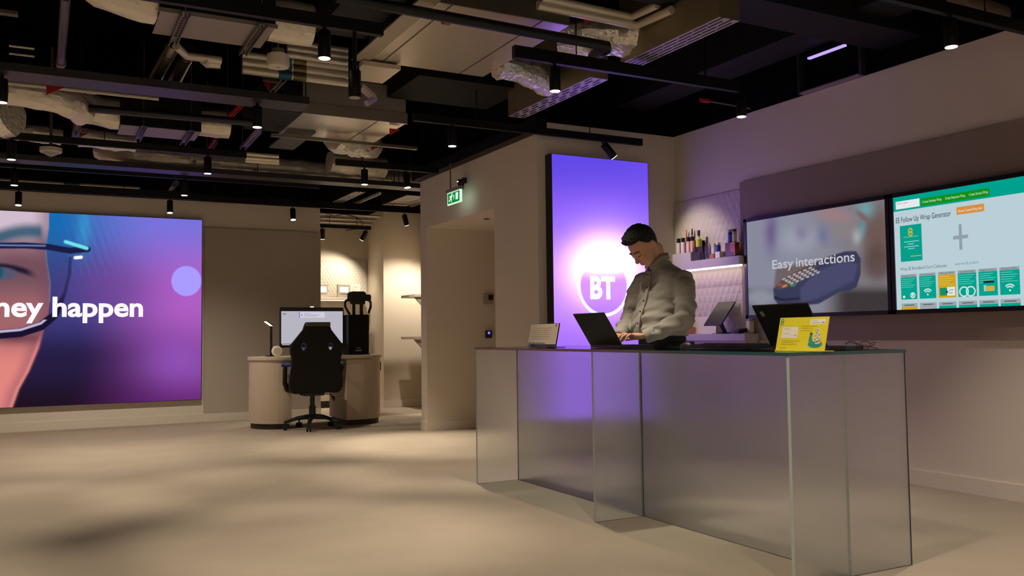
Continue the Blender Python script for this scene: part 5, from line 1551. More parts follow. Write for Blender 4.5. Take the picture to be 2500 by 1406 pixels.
# flexible foil ducts feeding the diffusers
z_ = 2.80
duct('flexible_duct', [pix(1215, 160, z=z_), pix(1262, 168, z=z_), pix(1300, 182, z=z_-0.02), pix(1335, 205, z=z_-0.03)], 0.085, 'shiny flexible foil duct beside the counter spotlight', FOIL, seed=8, wob=0.14)
duct('flexible_duct', [pix(1362, 92, z=2.86), pix(1440, 88, z=2.86), pix(1520, 88, z=2.86), pix(1585, 92, z=2.86)], 0.125, 'wide crinkled foil duct at the top centre with a red tag', FOIL, seed=9, wob=0.16)
duct('flexible_duct', [pix(1300, 22, z=2.92), pix(1335, 34, z=2.90), pix(1375, 36, z=2.90)], 0.085, 'small foil elbow at the top centre left of the lagged pipes', FOIL, seed=10, wob=0.12)
flag(1438, 52, 2.84, 0.035, 'red triangular tag on the wide crinkled foil duct')
# lagged pipes with a mitred corner
def pipes(name, paths, r, label, m=PIPEI, cat='pipes', n=10):
    t = thing(name, paths[0][0], label, cat)
    for p in paths: MB().tube(p, r, n).build('pipe', m, t, smooth=True)
    q = Vector(paths[0][0]).lerp(Vector(paths[0][1]), 0.4)
    rod(MB(), q.x, q.y, q.z+r*0.9).build('suspension', TRK, t)
    return t


pipes('lagged_pipe_run', [[pix(1312, 12, z=2.86), pix(1553, 62, z=2.86), pix(1640, 24, z=2.86)]], 0.026, 'cream lagged pipe turning a corner at the top centre, lower of two', cat='pipe')
pipes('lagged_pipe_run', [[pix(1322, -6, z=2.90), pix(1540, 42, z=2.90), pix(1604, 12, z=2.90)]], 0.024, 'cream lagged pipe turning a corner at the top centre, upper of two', cat='pipe')
# black sprinkler pipe
z_ = 2.72
a, b = pix(820, -8, z=z_), pix(1484, 113, z=z_)
bp = thing('sprinkler_pipe', a, 'thick black pipe crossing below the large flat duct', 'pipe')
MB().tube([a, b, (b.x+0.03, b.y+0.05, z_), (b.x+0.03, b.y+0.22, z_)], 0.030, 14).build('pipe', PIPEB, bp, smooth=True)
c = pix(1090, 45, z=z_)
MB().tube([(c.x, c.y, ZS), (c.x, c.y, z_+0.07)], 0.005, 6).build('hanger_rod', TRK, bp)
MB().lathe([(0.036, -0.018), (0.036, 0.018)], (c.x, c.y, z_), 16, (b-a).normalized()).build('hanger_ring', STEEL, bp)
# second black pipe with elbow, left
z_ = 2.70
a, b = pix(207, 264, z=z_), pix(625, 300, z=z_); c = pix(184, 338, z=z_)
bp = thing('sprinkler_pipe', a, 'black pipe with a violet-lit elbow on the left ceiling', 'pipe')
MB().tube([b, a, (a.x-0.03, a.y+0.05, z_), (a.x-0.03, a.y+1.2, z_)], 0.030, 12).build('pipe', mat('pipe_violet_lit', (34, 30, 48), 0.4), bp, smooth=True)  # black pipe, with the violet light on it put into the colour
rod(MB(), (a.x+b.x)/2, (a.y+b.y)/2, z_+0.03).build('hanger_rod', TRK, bp)
# conduit running away at the far left
a, b = pix(160, -8, z=2.80), pix(149, 150, z=2.80); c = pix(147, 172, z=2.80)
bp = thing('conduit_pipe', b, 'grey conduit running away at the top left', 'pipe')
MB().tube([a, c], 0.026, 12).build('pipe', mat('conduit_purple_lit', (92, 84, 92), 0.4, metal=0.3), bp, smooth=True)  # grey pipe; the purple light on it is tinted in
MB().tube([b, b.lerp(c, 0.3)], 0.032, 12).build('collar', STEEL, bp)
rod(MB(), b.x, b.y, 2.82).build('hanger_rod', TRK, bp)
# bundle of lagged pipes behind the large near spotlight
z_ = 2.84
a, b = pix(592, 152, z=z_), pix(848, 186, z=z_)
ym = (a.y+b.y)/2
for k, lab in enumerate(('upper', 'middle', 'lower')):
    dz = (0.052, 0.0, -0.052)[k]
    t = thing('lagged_pipe', (a.x, ym, z_+dz), 'cream lagged pipe behind the near spotlight, %s of three' % lab, 'pipe', 'lagged pipes behind the near spotlight')
    MB().cyl((a.x, ym, z_+dz), (b.x, ym, z_+dz), 0.026, 12).build('pipe', PIPEI, t, smooth=True)
    xm = pix(704, 168, Y=ym).x
    MB().cyl((xm-0.07, ym, z_+dz), (xm+0.02, ym, z_+dz), 0.028, 12).build('blue_tape', BLUT, t, smooth=True)
    MB().cyl((xm+0.03, ym, z_+dz), (xm+0.12, ym, z_+dz), 0.0275, 12).build('brass_valve', mat('brass', (120, 110, 78), 0.4, metal=0.7), t, smooth=True)
    if k == 0: rod(MB(), a.x+0.25, ym, z_+dz).build('suspension', TRK, t)
a, b = pix(700, 135, z=2.92), pix(850, 152, z=2.92)
for k in range(3):
    t = thing('lagged_pipe', (a.x, a.y, 2.92+0.044*k), 'shiny lagged pipe above the smoke alarm, %s of three' % ('lowest', 'middle', 'topmost')[k], 'pipe', 'shiny pipes above the smoke alarm')
    MB().cyl((a.x, (a.y+b.y)/2, 2.92+0.044*k), (b.x, (a.y+b.y)/2, 2.92+0.044*k), 0.022, 10).build('pipe', FOILW, t, smooth=True)
    if k == 2: rod(MB(), (a.x+b.x)/2, (a.y+b.y)/2, 2.94+0.044*k).build('suspension', TRK, t)
# bright steel tubes dropping towards the back
for (p, q, lab) in (((425, 108), (380, 188), 'left'), ((465, 120), (425, 198), 'right')):
    a, b = pix(*p, z=2.86), pix(*q, z=2.72)
    t = thing('steel_tube', a, 'bright steel tube below the top left unit, %s of two' % lab, 'pipe', 'bright steel tubes')
    MB().cyl(a, b, 0.045, 16).build('tube', mat('tube_steel', (150, 140, 132), 0.3, metal=0.9), t, smooth=True)
    MB().tube([a.lerp(b, 0.25), a.lerp(b, 0.28)], 0.048, 16).build('band', CHROME, t, smooth=True)
    rod(MB(), a.x, a.y, a.z).build('suspension', TRK, t)
t = pipes('lagged_pipe_bend', [[pix(430, 112, z=2.80), pix(455, 136, z=2.80), pix(540, 148, z=2.80)], [pix(497, 148, z=2.78), pix(505, 156, z=2.78), pix(538, 158, z=2.78)]], 0.026, 'cream lagged pipe bend hanging under the top left unit', cat='pipe')
# left foil ducts
duct('insulated_duct', [pix(16, 222, z=2.72), pix(90, 232, z=2.72), pix(165, 246, z=2.71), pix(198, 272, z=2.70)], 0.10, 'cream wrapped duct with a red tag at the left behind the cable tray', FOILW, seed=11, wob=0.10)
flag(136, 220, 2.64, 0.055, 'red triangular tag on the left wrapped duct')
duct('insulated_duct', [pix(-60, 300, z=2.75), pix(-20, 285, z=2.75), pix(34, 282, z=2.75)], 0.15, 'crinkled foil duct end cut by the left edge of the picture', FOIL, seed=12, wob=0.18)
duct('insulated_duct', [pix(30, 318, z=2.76), pix(90, 326, z=2.76), pix(148, 334, z=2.76)], 0.075, 'low foil duct behind the smoke detector stem', FOILW, seed=13, wob=0.12)
duct('insulated_duct', [pix(192, 334, z=2.74), pix(250, 342, z=2.74), pix(330, 350, z=2.74)], 0.08, 'foil duct with a red tag below the violet-lit unit', FOILW, seed=14, wob=0.12)
flag(200, 331, 2.70, 0.05, 'red triangular tag beside the violet-lit unit')
duct('flexible_duct', [pix(245, 364, z=2.84), pix(310, 380, z=2.76), pix(380, 388, z=2.74), pix(450, 392, z=2.74), pix(510, 397, z=2.74)], 0.105, 'sagging violet-edged foil duct above the left cable tray', FOILW, seed=15, wob=0.08)
duct('flexible_duct', [pix(512, 397, z=2.76), pix(700, 410, z=2.76), pix(850, 424, z=2.76), pix(1025, 440, z=2.76)], 0.095, 'long straight foil duct running behind the middle spotlights', FOILW, seed=16, wob=0.07, bands=(0.12, 0.38, 0.6, 0.8))
# pipes above the video wall
z_ = 2.72
for k in range(2):
    a, b = pix(-20, 441+k*7, z=z_-0.02*k), pix(343, 457+k*7, z=z_-0.02*k)
    t = thing('lagged_pipe', (a.x, a.y, a.z), 'cream pipe above the video wall, %s of two' % ('upper', 'lower')[k], 'pipe', 'pipes above the video wall')
    ym = (a.y+b.y)/2
    MB().cyl((a.x, ym, a.z), (b.x, ym, a.z), 0.020, 10).build('pipe', PIPEI, t, smooth=True)
    xm = pix(175, 450, Y=ym).x; MB().cyl((xm-0.08, ym, a.z), (xm+0.08, ym, a.z), 0.022, 10).build('valve', BLUT, t, smooth=True)
    rod(MB(), (a.x+b.x)/2, ym, a.z).build('suspension', TRK, t)
for k in range(3):
    a, b = pix(600, (375, 384, 391)[k], z=2.72-0.02*k), pix(680, (382, 392, 399)[k], z=2.72-0.02*k)
    ym = (a.y+b.y)/2
    t = thing('lagged_pipe', (a.x, ym, a.z), 'short cream pipe above the long foil duct, %s of three' % ('upper', 'middle', 'lower')[k], 'pipe', 'short pipes above the long foil duct')
    MB().cyl((a.x, ym, a.z), (b.x, ym, a.z), 0.019, 10).build('pipe', PIPEI, t, smooth=True)
    rod(MB(), (a.x+b.x)/2, ym, a.z).build('suspension', TRK, t)
# white conduit strip behind the cable tray
a, b = pix(15, 203, z=2.66), pix(388, 240, z=2.66)
ym = (a.y+b.y)/2
t = thing('white_conduit', (a.x, ym, 2.66), 'thin white conduit just behind the left cable tray', 'conduit')
MB().cyl((a.x, ym, 2.66), (b.x, ym, 2.66), 0.013, 10).build('conduit', WHT, t, smooth=True)
MB().cyl((b.x-0.45, ym, 2.66), (b.x-0.40, ym, 2.66), 0.016, 10).build('coupling', WHT, t, smooth=True)
rod(MB(), (a.x+b.x)/2, ym, 2.66).build('suspension', TRK, t)
# steel channel pieces
def channel(p, q, z, label, m=STEEL, w=0.02):
    a, b = pix(*p, z=z), pix(*q, z=z); d = (b-a); n_ = d.cross(Vector((0, 0, 1))).normalized()
    t = thing('steel_channel', a, label, 'channel')
    MB().obox((a+b)/2+n_*w, d/2, n_*0.003, Vector((0, 0, 0.014))).obox((a+b)/2-n_*w, d/2, n_*0.003, Vector((0, 0, 0.014))).obox((a+b)/2+Vector((0, 0, 0.015)), d/2, n_*w, Vector((0, 0, 0.002))).build('profile', m, t)
    rod(MB(), a.x, a.y, z+0.014).build('rod', STEEL, t)
    return t
channel((592, 362), (632, 320), 2.70, 'violet-lit steel channel slanting left of the bright unit', mat('channel_violet_lit', (150, 140, 170), 0.3, metal=0.6), 0.022)  # violet light on the steel is part of this channel's colour
channel((652, 297), (680, 270), 2.74, 'pinkish steel channel behind the tray spotlight', mat('channel_pink', (170, 110, 120), 0.4, metal=0.4), 0.014)
channel((664, 222), (706, 178), 2.80, 'thin ladder bracket below the smoke alarm', STEEL, 0.016)
channel((642, 192), (694, 200), 2.80, 'thin cross bar beside the red plate below the smoke alarm', STEEL, 0.010)
channel((555, 292), (590, 255), 2.78, 'red steel strap behind the tray spotlight', REDT, 0.012)
channel((505, 372), (525, 345), 2.76, 'red strap right of the violet-lit unit', mat('dark_red', (110, 24, 26), 0.5), 0.02)
channel((462, 412), (474, 396), 2.70, 'small bright bracket above the middle tray', CHROME, 0.016)
channel((690, 226), (640, 228), 2.82, 'short dark rail under the ladder bracket', TRK, 0.012)
channel((430, 445), (410, 470), 2.70, 'twin steel bracket above the video wall track', CHROME, 0.03)
channel((925, 447), (950, 436), 2.70, 'bright bracket at the right end of the long foil duct', CHROME, 0.024)
# thin bars on the far left
for k, (yy, lab) in enumerate(((114, 'upper'), (133, 'lower'))):
    a, b = pix(22, yy-3, z=2.9), pix(84, yy+3, z=2.9)
    sb = tag(MB().box(a.x, b.x, a.y, a.y+0.03, 2.9, 2.905).build('steel_bar', PIPEI), 'thin pale steel bar at the top left, %s of two' % lab, 'bar', 'thin bars at the top left')
    rod(MB(), a.x+0.01, a.y+0.015, 2.905).build('suspension', TRK, sb)
a, b = pix(0, 30, z=2.84), pix(44, 38, z=2.84)
sb = tag(MB().box(a.x-0.2, b.x, a.y, a.y+0.05, 2.84, 2.86).build('steel_bar', STEEL), 'bright steel bar end at the top left corner', 'bar')
rod(MB(), a.x, a.y+0.025, 2.86).build('suspension', TRK, sb)
c = pix(656, 205, z=2.80)
tag(MB().prism([(-0.03, 0.06), (0.04, 0.06), (0.0, -0.05), (-0.03, 0.0)], lambda a, b: (c.x+a, c.y, c.z+b), (0, 0.004, 0)).build('warning_plate', REDT), 'red plate hanging beside the ladder bracket', 'tag')
# ------------------------------------------------------------------ smoke alarm, detector, camera
c = pix(679, 150, Y=TY(679, 150, 2.70))
t = thing('smoke_alarm', c, 'round white smoke alarm drum behind the top left track', 'smoke alarm')
MB().lathe([(0.046, 0.05), (0.066, 0.04), (0.070, -0.022), (0.064, -0.036), (0.0, -0.038)], c, 24).build('body', WHT, t, smooth=True)
MB().lathe([(0.040, 0.05), (0.040, 0.075)], c, 18).build('base', mat('detector_grey', (96, 90, 84), 0.5), t)
MB().lathe([(0.014, -0.0395), (0.014, -0.038)], c, 14).build('indicator', mat('indicator', (190, 160, 140), 0.5), t)
rod(MB(), c.x, c.y, c.z+0.07, r=0.006).build('stem', STEEL, t)
c = pix(124, 372, z=2.56)
t = thing('smoke_detector', c, 'white cone-shaped smoke detector on a long stem at the left', 'smoke detector')
MB().lathe([(0.03, 0.045), (0.085, 0.036), (0.085, 0.005), (0.078, -0.003)], c, 26).build('ring', WHT, t, smooth=True)
MB().lathe([(0.072, -0.002), (0.030, -0.026), (0.006, -0.036)], c, 26).build('cone', mat('detector_cone', (150, 146, 146), 0.4), t, smooth=True)
MB().cyl((c.x, c.y, c.z+0.04), (c.x, c.y, ZS), 0.013, 10).build('stem', mat('stem_brown', (84, 74, 62), 0.5), t)
c = pix(882, 212, z=2.62)
cc = thing('security_camera', c, 'white bullet security camera hanging from the end of the top left track', 'camera')
d = pix(915, 240, z=2.56)-c; d2 = pix(893, 254, z=2.50)-pix(915, 240, z=2.56)
MB().tube([c, c+d*0.95], 0.026, 14).build('body', mat('camera_white', (178, 166, 156), 0.5), cc, smooth=True)
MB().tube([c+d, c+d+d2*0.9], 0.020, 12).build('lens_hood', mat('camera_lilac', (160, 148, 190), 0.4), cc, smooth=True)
MB().tube([c, (c.x-0.02, c.y, ZK+0.02), (c.x-0.02, c.y, ZS)], 0.008, 8).build('bracket', TRK, cc)
# ------------------------------------------------------------------ dark beams and boxes on the right
def beam(name, x0, x1, y0, y1, z0, z1, label, m=BEAMP):
    return tag(MB().box(x0, x1, y0, y1, z0, z1).build(name, m), label, 'beam')
z_ = 2.96
Lx = (pix(1940, 83, z=z_).x+pix(1416, 296, z=z_).x)/2; Rx = (pix(1775, 197, z=z_).x+pix(1488, 306, z=z_).x)/2
beam('dark_beam', Lx, Rx, -2.9, 6.3, z_, 3.30, 'dark painted beam running along the room near the right wall')
z_ = 2.90
yb0 = pix(1815, 0, z=z_).y; yb1 = pix(1760, 45, z=z_).y
beam('dark_beam', pix(1540, 0, z=z_).x, XR, yb0-0.05, yb1, z_, 3.3, 'dark violet-lit beam crossing the ceiling at the top right')
beam('dark_box', pix(1000, 200, z=2.9).x, pix(1240, 240, z=2.9).x, TY(1000, 180, 2.9), TY(1000, 245, 2.9), 2.9, 3.3, 'dark plant box between the large flat duct and the long track', FCUD)
# framed gap with a light above the right wall
fx = XR-0.02
p0, p1 = pix(1957, 232, X=fx), pix(2107, 184, X=fx)
t = thing('hanging_frame', (fx, (p0.y+p1.y)/2, 2.72), 'thin grey hanging frame in the gap above the right wall', 'frame')
FRG = mat('frame_grey', (62, 60, 66), 0.4, metal=0.4)
for p in (p0, p1): MB().box(fx-0.03, fx+0.018, p.y-0.010, p.y+0.010, ZW+0.002, 3.1).build('upright', FRG, t)
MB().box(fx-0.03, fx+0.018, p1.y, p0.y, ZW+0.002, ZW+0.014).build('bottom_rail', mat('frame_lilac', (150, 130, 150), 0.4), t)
a, b = pix(1972, 148, X=4.72), pix(2064, 109, X=4.72)
t = thing('linear_light', (4.72, (a.y+b.y)/2, a.z), 'thin violet linear light strip in the gap above the right wall', 'light')
zz = (a.z+b.z)/2
MB().box(4.71, 4.74, b.y, a.y, zz+0.012, zz+0.04).build('housing', TRK, t)
MB().box(4.712, 4.738, b.y+0.005, a.y-0.005, zz, zz+0.012).build('diffuser', emission_mat('linear_violet', (176, 150, 255), 1.4), t)
rod(rod(MB(), 4.725, b.y+0.03, zz+0.04), 4.725, a.y-0.03, zz+0.04).build('suspension', TRK, t)
a, b = pix(2335, 8, z=2.85), pix(2440, 40, z=2.85)
t = thing('duct_piece', a, 'pale metal duct piece at the top right corner', 'duct')
MB().tube([a, b], 0.07, 16).build('sleeve', mat('duct_beige', (150, 132, 116), 0.5, metal=0.4), t, smooth=True)
MB().tube([b, b+(b-a)*0.1], 0.08, 16).build('collar', FCUD, t, smooth=True)
rod(MB(), (a.x+b.x)/2, a.y, 2.9).build('suspension', TRK, t)
# red valve near the right end
c = pix(1718, 245, z=2.70)
t = thing('red_valve', c, 'small red valve on a thin pipe above the bottle shelf', 'valve')
MB().cyl(c+Vector((-0.03, 0, 0)), c+Vector((0.05, 0, 0)), 0.016, 10).build('body', REDT, t, smooth=True)
MB().cyl(c+Vector((0.05, 0, 0)), c+Vector((0.45, 0, -0.01)), 0.008, 8).build('pipe', STEEL, t, smooth=True)
MB().cyl(c+Vector((0.02, 0, 0)), Vector((c.x+0.02, c.y, ZS)), 0.007, 8).build('drop', TRK, t)
# slotted panel, rods and ducts above the alcove
z_ = 2.68
plenum('slot_diffuser', (866, 468), (888, 470), (806, 496), (833, 498), z_, 0.25, 'small slotted grille above the alcove entrance', 1, 5, 0.015, 0.9, FCUD)
channel((862, 500), (928, 472), 2.70, 'pale steel rod slanting above the alcove entrance', PIPEI, 0.012)
t, *_ = unit('duct_box', (985, 476), (1040, 480), (938, 502), (1000, 506), 2.70, 0.2, 'grey metal duct box above the alcove column', 'duct', FCUP, FCUD)
channel((1002, 505), (1034, 492), 2.66, 'bright steel rod beside the alcove duct box', CHROME, 0.010)
# conduits and wiring in the alcove ceiling
for k in range(3):
    zz = 2.70-0.03*k; yy = 12.0+0.2*k
    t = thing('ceiling_conduit', (3.6, yy, zz), 'pale conduit crossing the alcove ceiling, %s of three' % ('nearest', 'middle', 'farthest')[k], 'conduit', 'alcove conduits')
    MB().cyl((2.8, yy, zz), (4.26, yy, zz), 0.016, 8).build('conduit', PIPEI, t, smooth=True)
    rod(MB(), 3.6, yy, zz).build('suspension', TRK, t)
a = pix(815, 527, Y=11.9)
tag(MB().tube([Vector((a.x-0.15, a.y, ZS)), a+Vector((-0.15, 0, 0.04)), a, a+Vector((0.15, 0, 0.03)), a+Vector((0.32, 0, -0.0)), a+Vector((0.42, 0, -0.08)), a+Vector((0.36, 0, -0.16)), a+Vector((0.2, 0.1, -0.18))], 0.006, 6).build('loose_cable', TRK, smooth=True), 'loose black cable loop hanging in the alcove ceiling', 'cable')
# long drop cable
a = pix(1140, 270, z=2.6)

# ================================================================== THE MAN BEHIND THE COUNTER
from mathutils import noise as mnoise
PX, PY = 3.47, 4.50
man = thing('person', (PX, PY, 0), 'man in a grey button shirt looking down and typing on a laptop', 'person')


def remeshed(name, mb, voxel, material, parent, smooth_it=6, disp=None, keep=None, angle=180):
    """union of the collected shapes as one continuous skin"""
    me = bpy.data.meshes.new('tmp'); me.from_pydata([tuple(v) for v in mb.v], [], mb.f); me.update()
    bm = bmesh.new(); bm.from_mesh(me); bmesh.ops.recalc_face_normals(bm, faces=bm.faces[:]); bm.to_mesh(me); bm.free()
    o = bpy.data.objects.new('tmp', me); COL.objects.link(o)
    r = o.modifiers.new('r', 'REMESH'); r.mode = 'VOXEL'; r.voxel_size = voxel
    if smooth_it:
        s_ = o.modifiers.new('s', 'SMOOTH'); s_.iterations = smooth_it; s_.factor = 0.5
    dg = bpy.context.evaluated_depsgraph_get(); ev = o.evaluated_get(dg); m2 = ev.to_mesh()
    n = len(m2.vertices); co = np.empty(n*3); m2.vertices.foreach_get('co', co); co = co.reshape(-1, 3)
    no = np.empty(n*3); m2.vertices.foreach_get('normal', no); no = no.reshape(-1, 3)
    Fs = [tuple(p.vertices) for p in m2.polygons]
    ev.to_mesh_clear(); bpy.data.objects.remove(o); bpy.data.meshes.remove(me)
    if disp:
        co = co+no*np.array([disp(Vector(c), Vector(q)) for c, q in zip(co, no)])[:, None]
    out = MB(); out.add(co.tolist(), Fs)
    return out.build(name, material, parent, smooth=True, angle=angle)


SKIN = mat('skin', (214, 160, 132), 0.5, noise=(30, 0.06), spec=0.4)
HAIR = mat('hair_brown', (20, 13, 11), 0.7, noise=(60, 0.25), bump=(90, 0.6))
SHIRT = mat('shirt_grey', (158, 153, 142), 0.85, noise=(220, 0.05), bump=(420, 0.03))
TROU = mat('trousers_black', (16, 16, 18), 0.8, bump=(200, 0.1))
SHOE = mat('shoe_black', (18, 16, 15), 0.35)

# head frame: hu up through the crown, hf out of the face, hs to his left
hp = math.radians(49)
hf = Vector((-math.cos(hp), 0, -math.sin(hp))); hu = Vector((-math.sin(hp), 0, math.cos(hp))); hs = Vector((0, -1, 0))
hc = Vector((3.322, PY, 1.540))
HM = Matrix((hs, hf, hu)).transposed()      # columns: side, forward, up


def H(s_, f_, u_): return hc+hs*s_+hf*f_+hu*u_


def hball(mb, s_, f_, u_, rs, rf, ru, n=20, m=14):
    c = H(s_, f_, u_); rings = []
    for i in range(m+1):
        t = min(max(math.pi*i/m, 0.03), math.pi-0.03)
        rings.append([c+hs*(rs*math.sin(t)*math.cos(2*math.pi*k/n))+hf*(rf*math.sin(t)*math.sin(2*math.pi*k/n))-hu*(ru*math.cos(t)) for k in range(n)])
    mb.loft(rings)


B = MB()
hball(B, 0, -0.012, 0.022, 0.077, 0.096, 0.098, 28, 20)     # skull
hball(B, 0, 0.028, -0.028, 0.064, 0.062, 0.080)             # face
hball(B, 0, 0.030, -0.078, 0.046, 0.046, 0.038)             # jaw
hball(B, 0, 0.062, -0.100, 0.021, 0.018, 0.015)             # chin
hball(B, 0, 0.079, 0.020, 0.046, 0.013, 0.011)              # brow
for s_ in (-1, 1):
    hball(B, s_*0.040, 0.060, -0.030, 0.022, 0.022, 0.020)  # cheek
    hball(B, s_*0.030, 0.077, 0.002, 0.014, 0.011, 0.0075)  # upper eyelid
    hball(B, s_*0.080, -0.010, -0.010, 0.012, 0.020, 0.033) # ear
    hball(B, s_*0.092, -0.020, -0.002, 0.009, 0.015, 0.027)
    hball(B, s_*0.011, 0.096, -0.040, 0.008, 0.009, 0.007)  # nostril wing
B.tube([H(0, 0.080, 0.012), H(0, 0.092, -0.010), H(0, 0.110, -0.032), H(0, 0.106, -0.040)], [0.008, 0.010, 0.012, 0.009], 10)
hball(B, 0, 0.088, -0.062, 0.023, 0.009, 0.0055); hball(B, 0, 0.086, -0.073, 0.020, 0.009, 0.0065)   # lips
B.tube([H(0, -0.03, -0.03), H(0, -0.050, -0.075), Vector((3.432, PY, 1.445)), Vector((3.470, PY, 1.36))], [0.056, 0.054, 0.056, 0.080], 18)   # neck
# trunk under the shirt
def trunk_rings(table, n=28, p=2.4):
    out = []
    for z, cx_, dx_, wy in table:
        ring = []
        for k in range(n):
            a = 2*math.pi*k/n; c_, s_ = math.cos(a), math.sin(a)
            ring.append(Vector((cx_+dx_*math.copysign(abs(c_)**(2/p), c_), PY+wy*math.copysign(abs(s_)**(2/p), s_), z)))
        out.append(ring)
    return out


B.loft(trunk_rings([(0.90, 3.455, 0.10, 0.15), (1.05, 3.455, 0.105, 0.14), (1.2, 3.475, 0.105, 0.16), (1.33, 3.488, 0.10, 0.175), (1.40, 3.485, 0.075, 0.12), (1.43, 3.478, 0.05, 0.06)]))
NS, NE, NW = Vector((3.485, 4.315, 1.350)), Vector((3.405, 4.215, 1.075)), Vector((3.222, 4.350, 0.979))
FS, FE, FW = Vector((3.455, 4.685, 1.355)), Vector((3.405, 4.765, 1.085)), Vector((3.205, 4.610, 0.983))
for S_, E_, W_ in ((NS, NE, NW), (FS, FE, FW)):
    B.tube([S_, S_.lerp(E_, 0.5), E_, E_.lerp(W_, 0.45), W_], [0.044, 0.044, 0.038, 0.035, 0.027], 14, squash=0.95)
# legs and feet
for s_ in (-1, 1):
    B.tube([(3.455, PY+s_*0.09, 0.93), (3.45, PY+s_*0.10, 0.72), (3.455, PY+s_*0.10, 0.50), (3.47, PY+s_*0.10, 0.30), (3.475, PY+s_*0.10, 0.07)], [0.085, 0.075, 0.052, 0.050, 0.036], 14)
    B.tube([(3.50, PY+s_*0.10, 0.05), (3.42, PY+s_*0.105, 0.045), (3.33, PY+s_*0.115, 0.035)], [0.034, 0.034, 0.024], 10)


def hand(mb, W_, d, thumb, lift):
    """palm down; d towards the fingertips, thumb the side the thumb is on"""
    d = Vector(d).normalized(); th_ = Vector(thumb); th_ = (th_-d*th_.dot(d)).normalized(); up_ = Vector((0, 0, 1))
    up_ = (up_-d*up_.dot(d)).normalized()
    K = W_+d*0.094
    mb.tube([W_-d*0.03, W_+d*0.02, W_+d*0.055, K], [0.029, 0.034, 0.042, 0.040], 14, squash=0.52)
    mb.obox(W_+d*0.058, d*0.036, th_*0.037, up_*0.012)
    lens = (0.082, 0.092, 0.086, 0.067)
    for i in range(4):
        o_ = (0.033-0.0215*i)
        k0 = K+th_*o_+up_*0.003-d*(0.004 if i in (1, 2) else 0.010)
        L = lens[i]; sp_ = th_*(0.010-0.007*i)
        k1 = k0+d*L*0.46+up_*(0.012+lift*(i == 1))+sp_*0.5
        k2 = k1+d*L*0.30-up_*0.012+sp_*0.3
        k3 = k2+d*L*0.18-up_*0.020+sp_*0.1
        mb.tube([k0-d*0.02, k0, k1, k2, k3], [0.0105, 0.0108, 0.0098, 0.0090, 0.0075], 10)
        mb.ball(k3, 0.0070, n=10, m=6)
    t0 = W_+d*0.018+th_*0.022-up_*0.004; t1 = t0+d*0.036+th_*0.026-up_*0.006; t2 = t1+d*0.030+th_*0.012-up_*0.006; t3 = t2+d*0.020+th_*0.002-up_*0.003
    mb.tube([t0, t1, t2, t3], [0.015, 0.0125, 0.0105, 0.0080], 10); mb.ball(t3, 0.0080, n=10, m=6)


hand(B, NW+Vector((-0.005, 0, 0.004)), (-1.0, 0.22, -0.05), (0.1, 1, 0), 0.006)
hand(B, FW+Vector((-0.005, 0, 0.002)), (-0.95, -0.42, -0.10), (-0.2, -1, 0), 0.004)
remeshed('body', B, 0.0042, SKIN, man, 5)

# hair: a cap thick on the crown, sunk under the skin where the face is bare
nn, mm = 64, 44; rings = []
rnd = random.Random(5)
for i in range(mm+1):
    t = min(max(math.pi*i/mm, 0.02), math.pi-0.02); ring = []
    for k in range(nn):
        a = 2*math.pi*k/nn
        ds, df, du = math.sin(t)*math.cos(a), math.sin(t)*math.sin(a), -math.cos(t)
        line = float(np.interp(df, [-1, -0.4, -0.2, 0.05, 0.25, 0.42, 1], [-0.80, -0.66, -0.20, -0.12, 0.12, 0.48, 0.56]))   # height of the hairline
        m_ = min(max((du-line)/0.10, 0), 1)
        sp_ = mnoise.noise(Vector((ds*9, df*9, du*9+3)))+0.6*mnoise.noise(Vector((ds*22, df*22, du*22)))
        thick = 0.010+0.018*max(0, du)+0.012*max(0, df)*max(0, du)+0.007*sp_*(0.4+max(0, du))
        front = max(0, df-0.35)*max(0, du-0.35)*0.10*(0.6+0.8*sp_)
        near_ear = math.exp(-((df+0.10)/0.30)**2-((du+0.25)/0.40)**2)
        thick = thick*(1-0.75*near_ear)*(0.45+0.55*min(1, max(0, (du+0.5)/0.6)))
        rr = m_*(thick+front)-(1-m_)*0.012
        ring.append(H(ds*(0.077+rr), -0.012+df*(0.096+rr), 0.022+du*(0.098+rr)))
    rings.append(ring)
hr = MB().loft(rings).build('hair', HAIR, man, smooth=True, angle=80)
for s_ in (-1, 1):
    MB().tube([H(s_*0.014, 0.091, 0.022), H(s_*0.032, 0.088, 0.029), H(s_*0.052, 0.071, 0.022)], [0.0035, 0.0042, 0.0025], 8, squash=0.6).build('eyebrow', HAIR, hr, smooth=True)
    MB().tube([H(s_*0.017, 0.0845, -0.0035), H(s_*0.030, 0.0875, -0.0055), H(s_*0.043, 0.080, -0.003)], 0.0018, 6).build('eyelashes', HAIR, hr, smooth=True)

# shirt
SB = MB()
SB.loft(trunk_rings([(0.980, 3.440, 0.152, 0.186), (1.03, 3.436, 0.158, 0.188), (1.10, 3.442, 0.152, 0.186), (1.18, 3.466, 0.136, 0.192), (1.27, 3.484, 0.126, 0.202), (1.335, 3.488, 0.120, 0.200), (1.375, 3.480, 0.108, 0.165), (1.405, 3.470, 0.092, 0.118), (1.432, 3.455, 0.076, 0.082), (1.458, 3.440, 0.064, 0.066)]))
for S_, E_, W_ in ((NS, NE, NW), (FS, FE, FW)):
    out_ = Vector((0, math.copysign(0.01, S_.y-PY), 0))
    P = [S_+Vector((0, -out_.y*5, -0.004)), S_+Vector((0, 0, -0.024)), S_.lerp(E_, 0.35)+out_*1.2, S_.lerp(E_, 0.75)+out_, E_, E_.lerp(W_, 0.3), E_.lerp(W_, 0.62)+Vector((0, 0, -0.004)), E_.lerp(W_, 0.90)]
    SB.tube(P, [0.050, 0.064, 0.068, 0.065, 0.060, 0.058, 0.051, 0.042], 18)


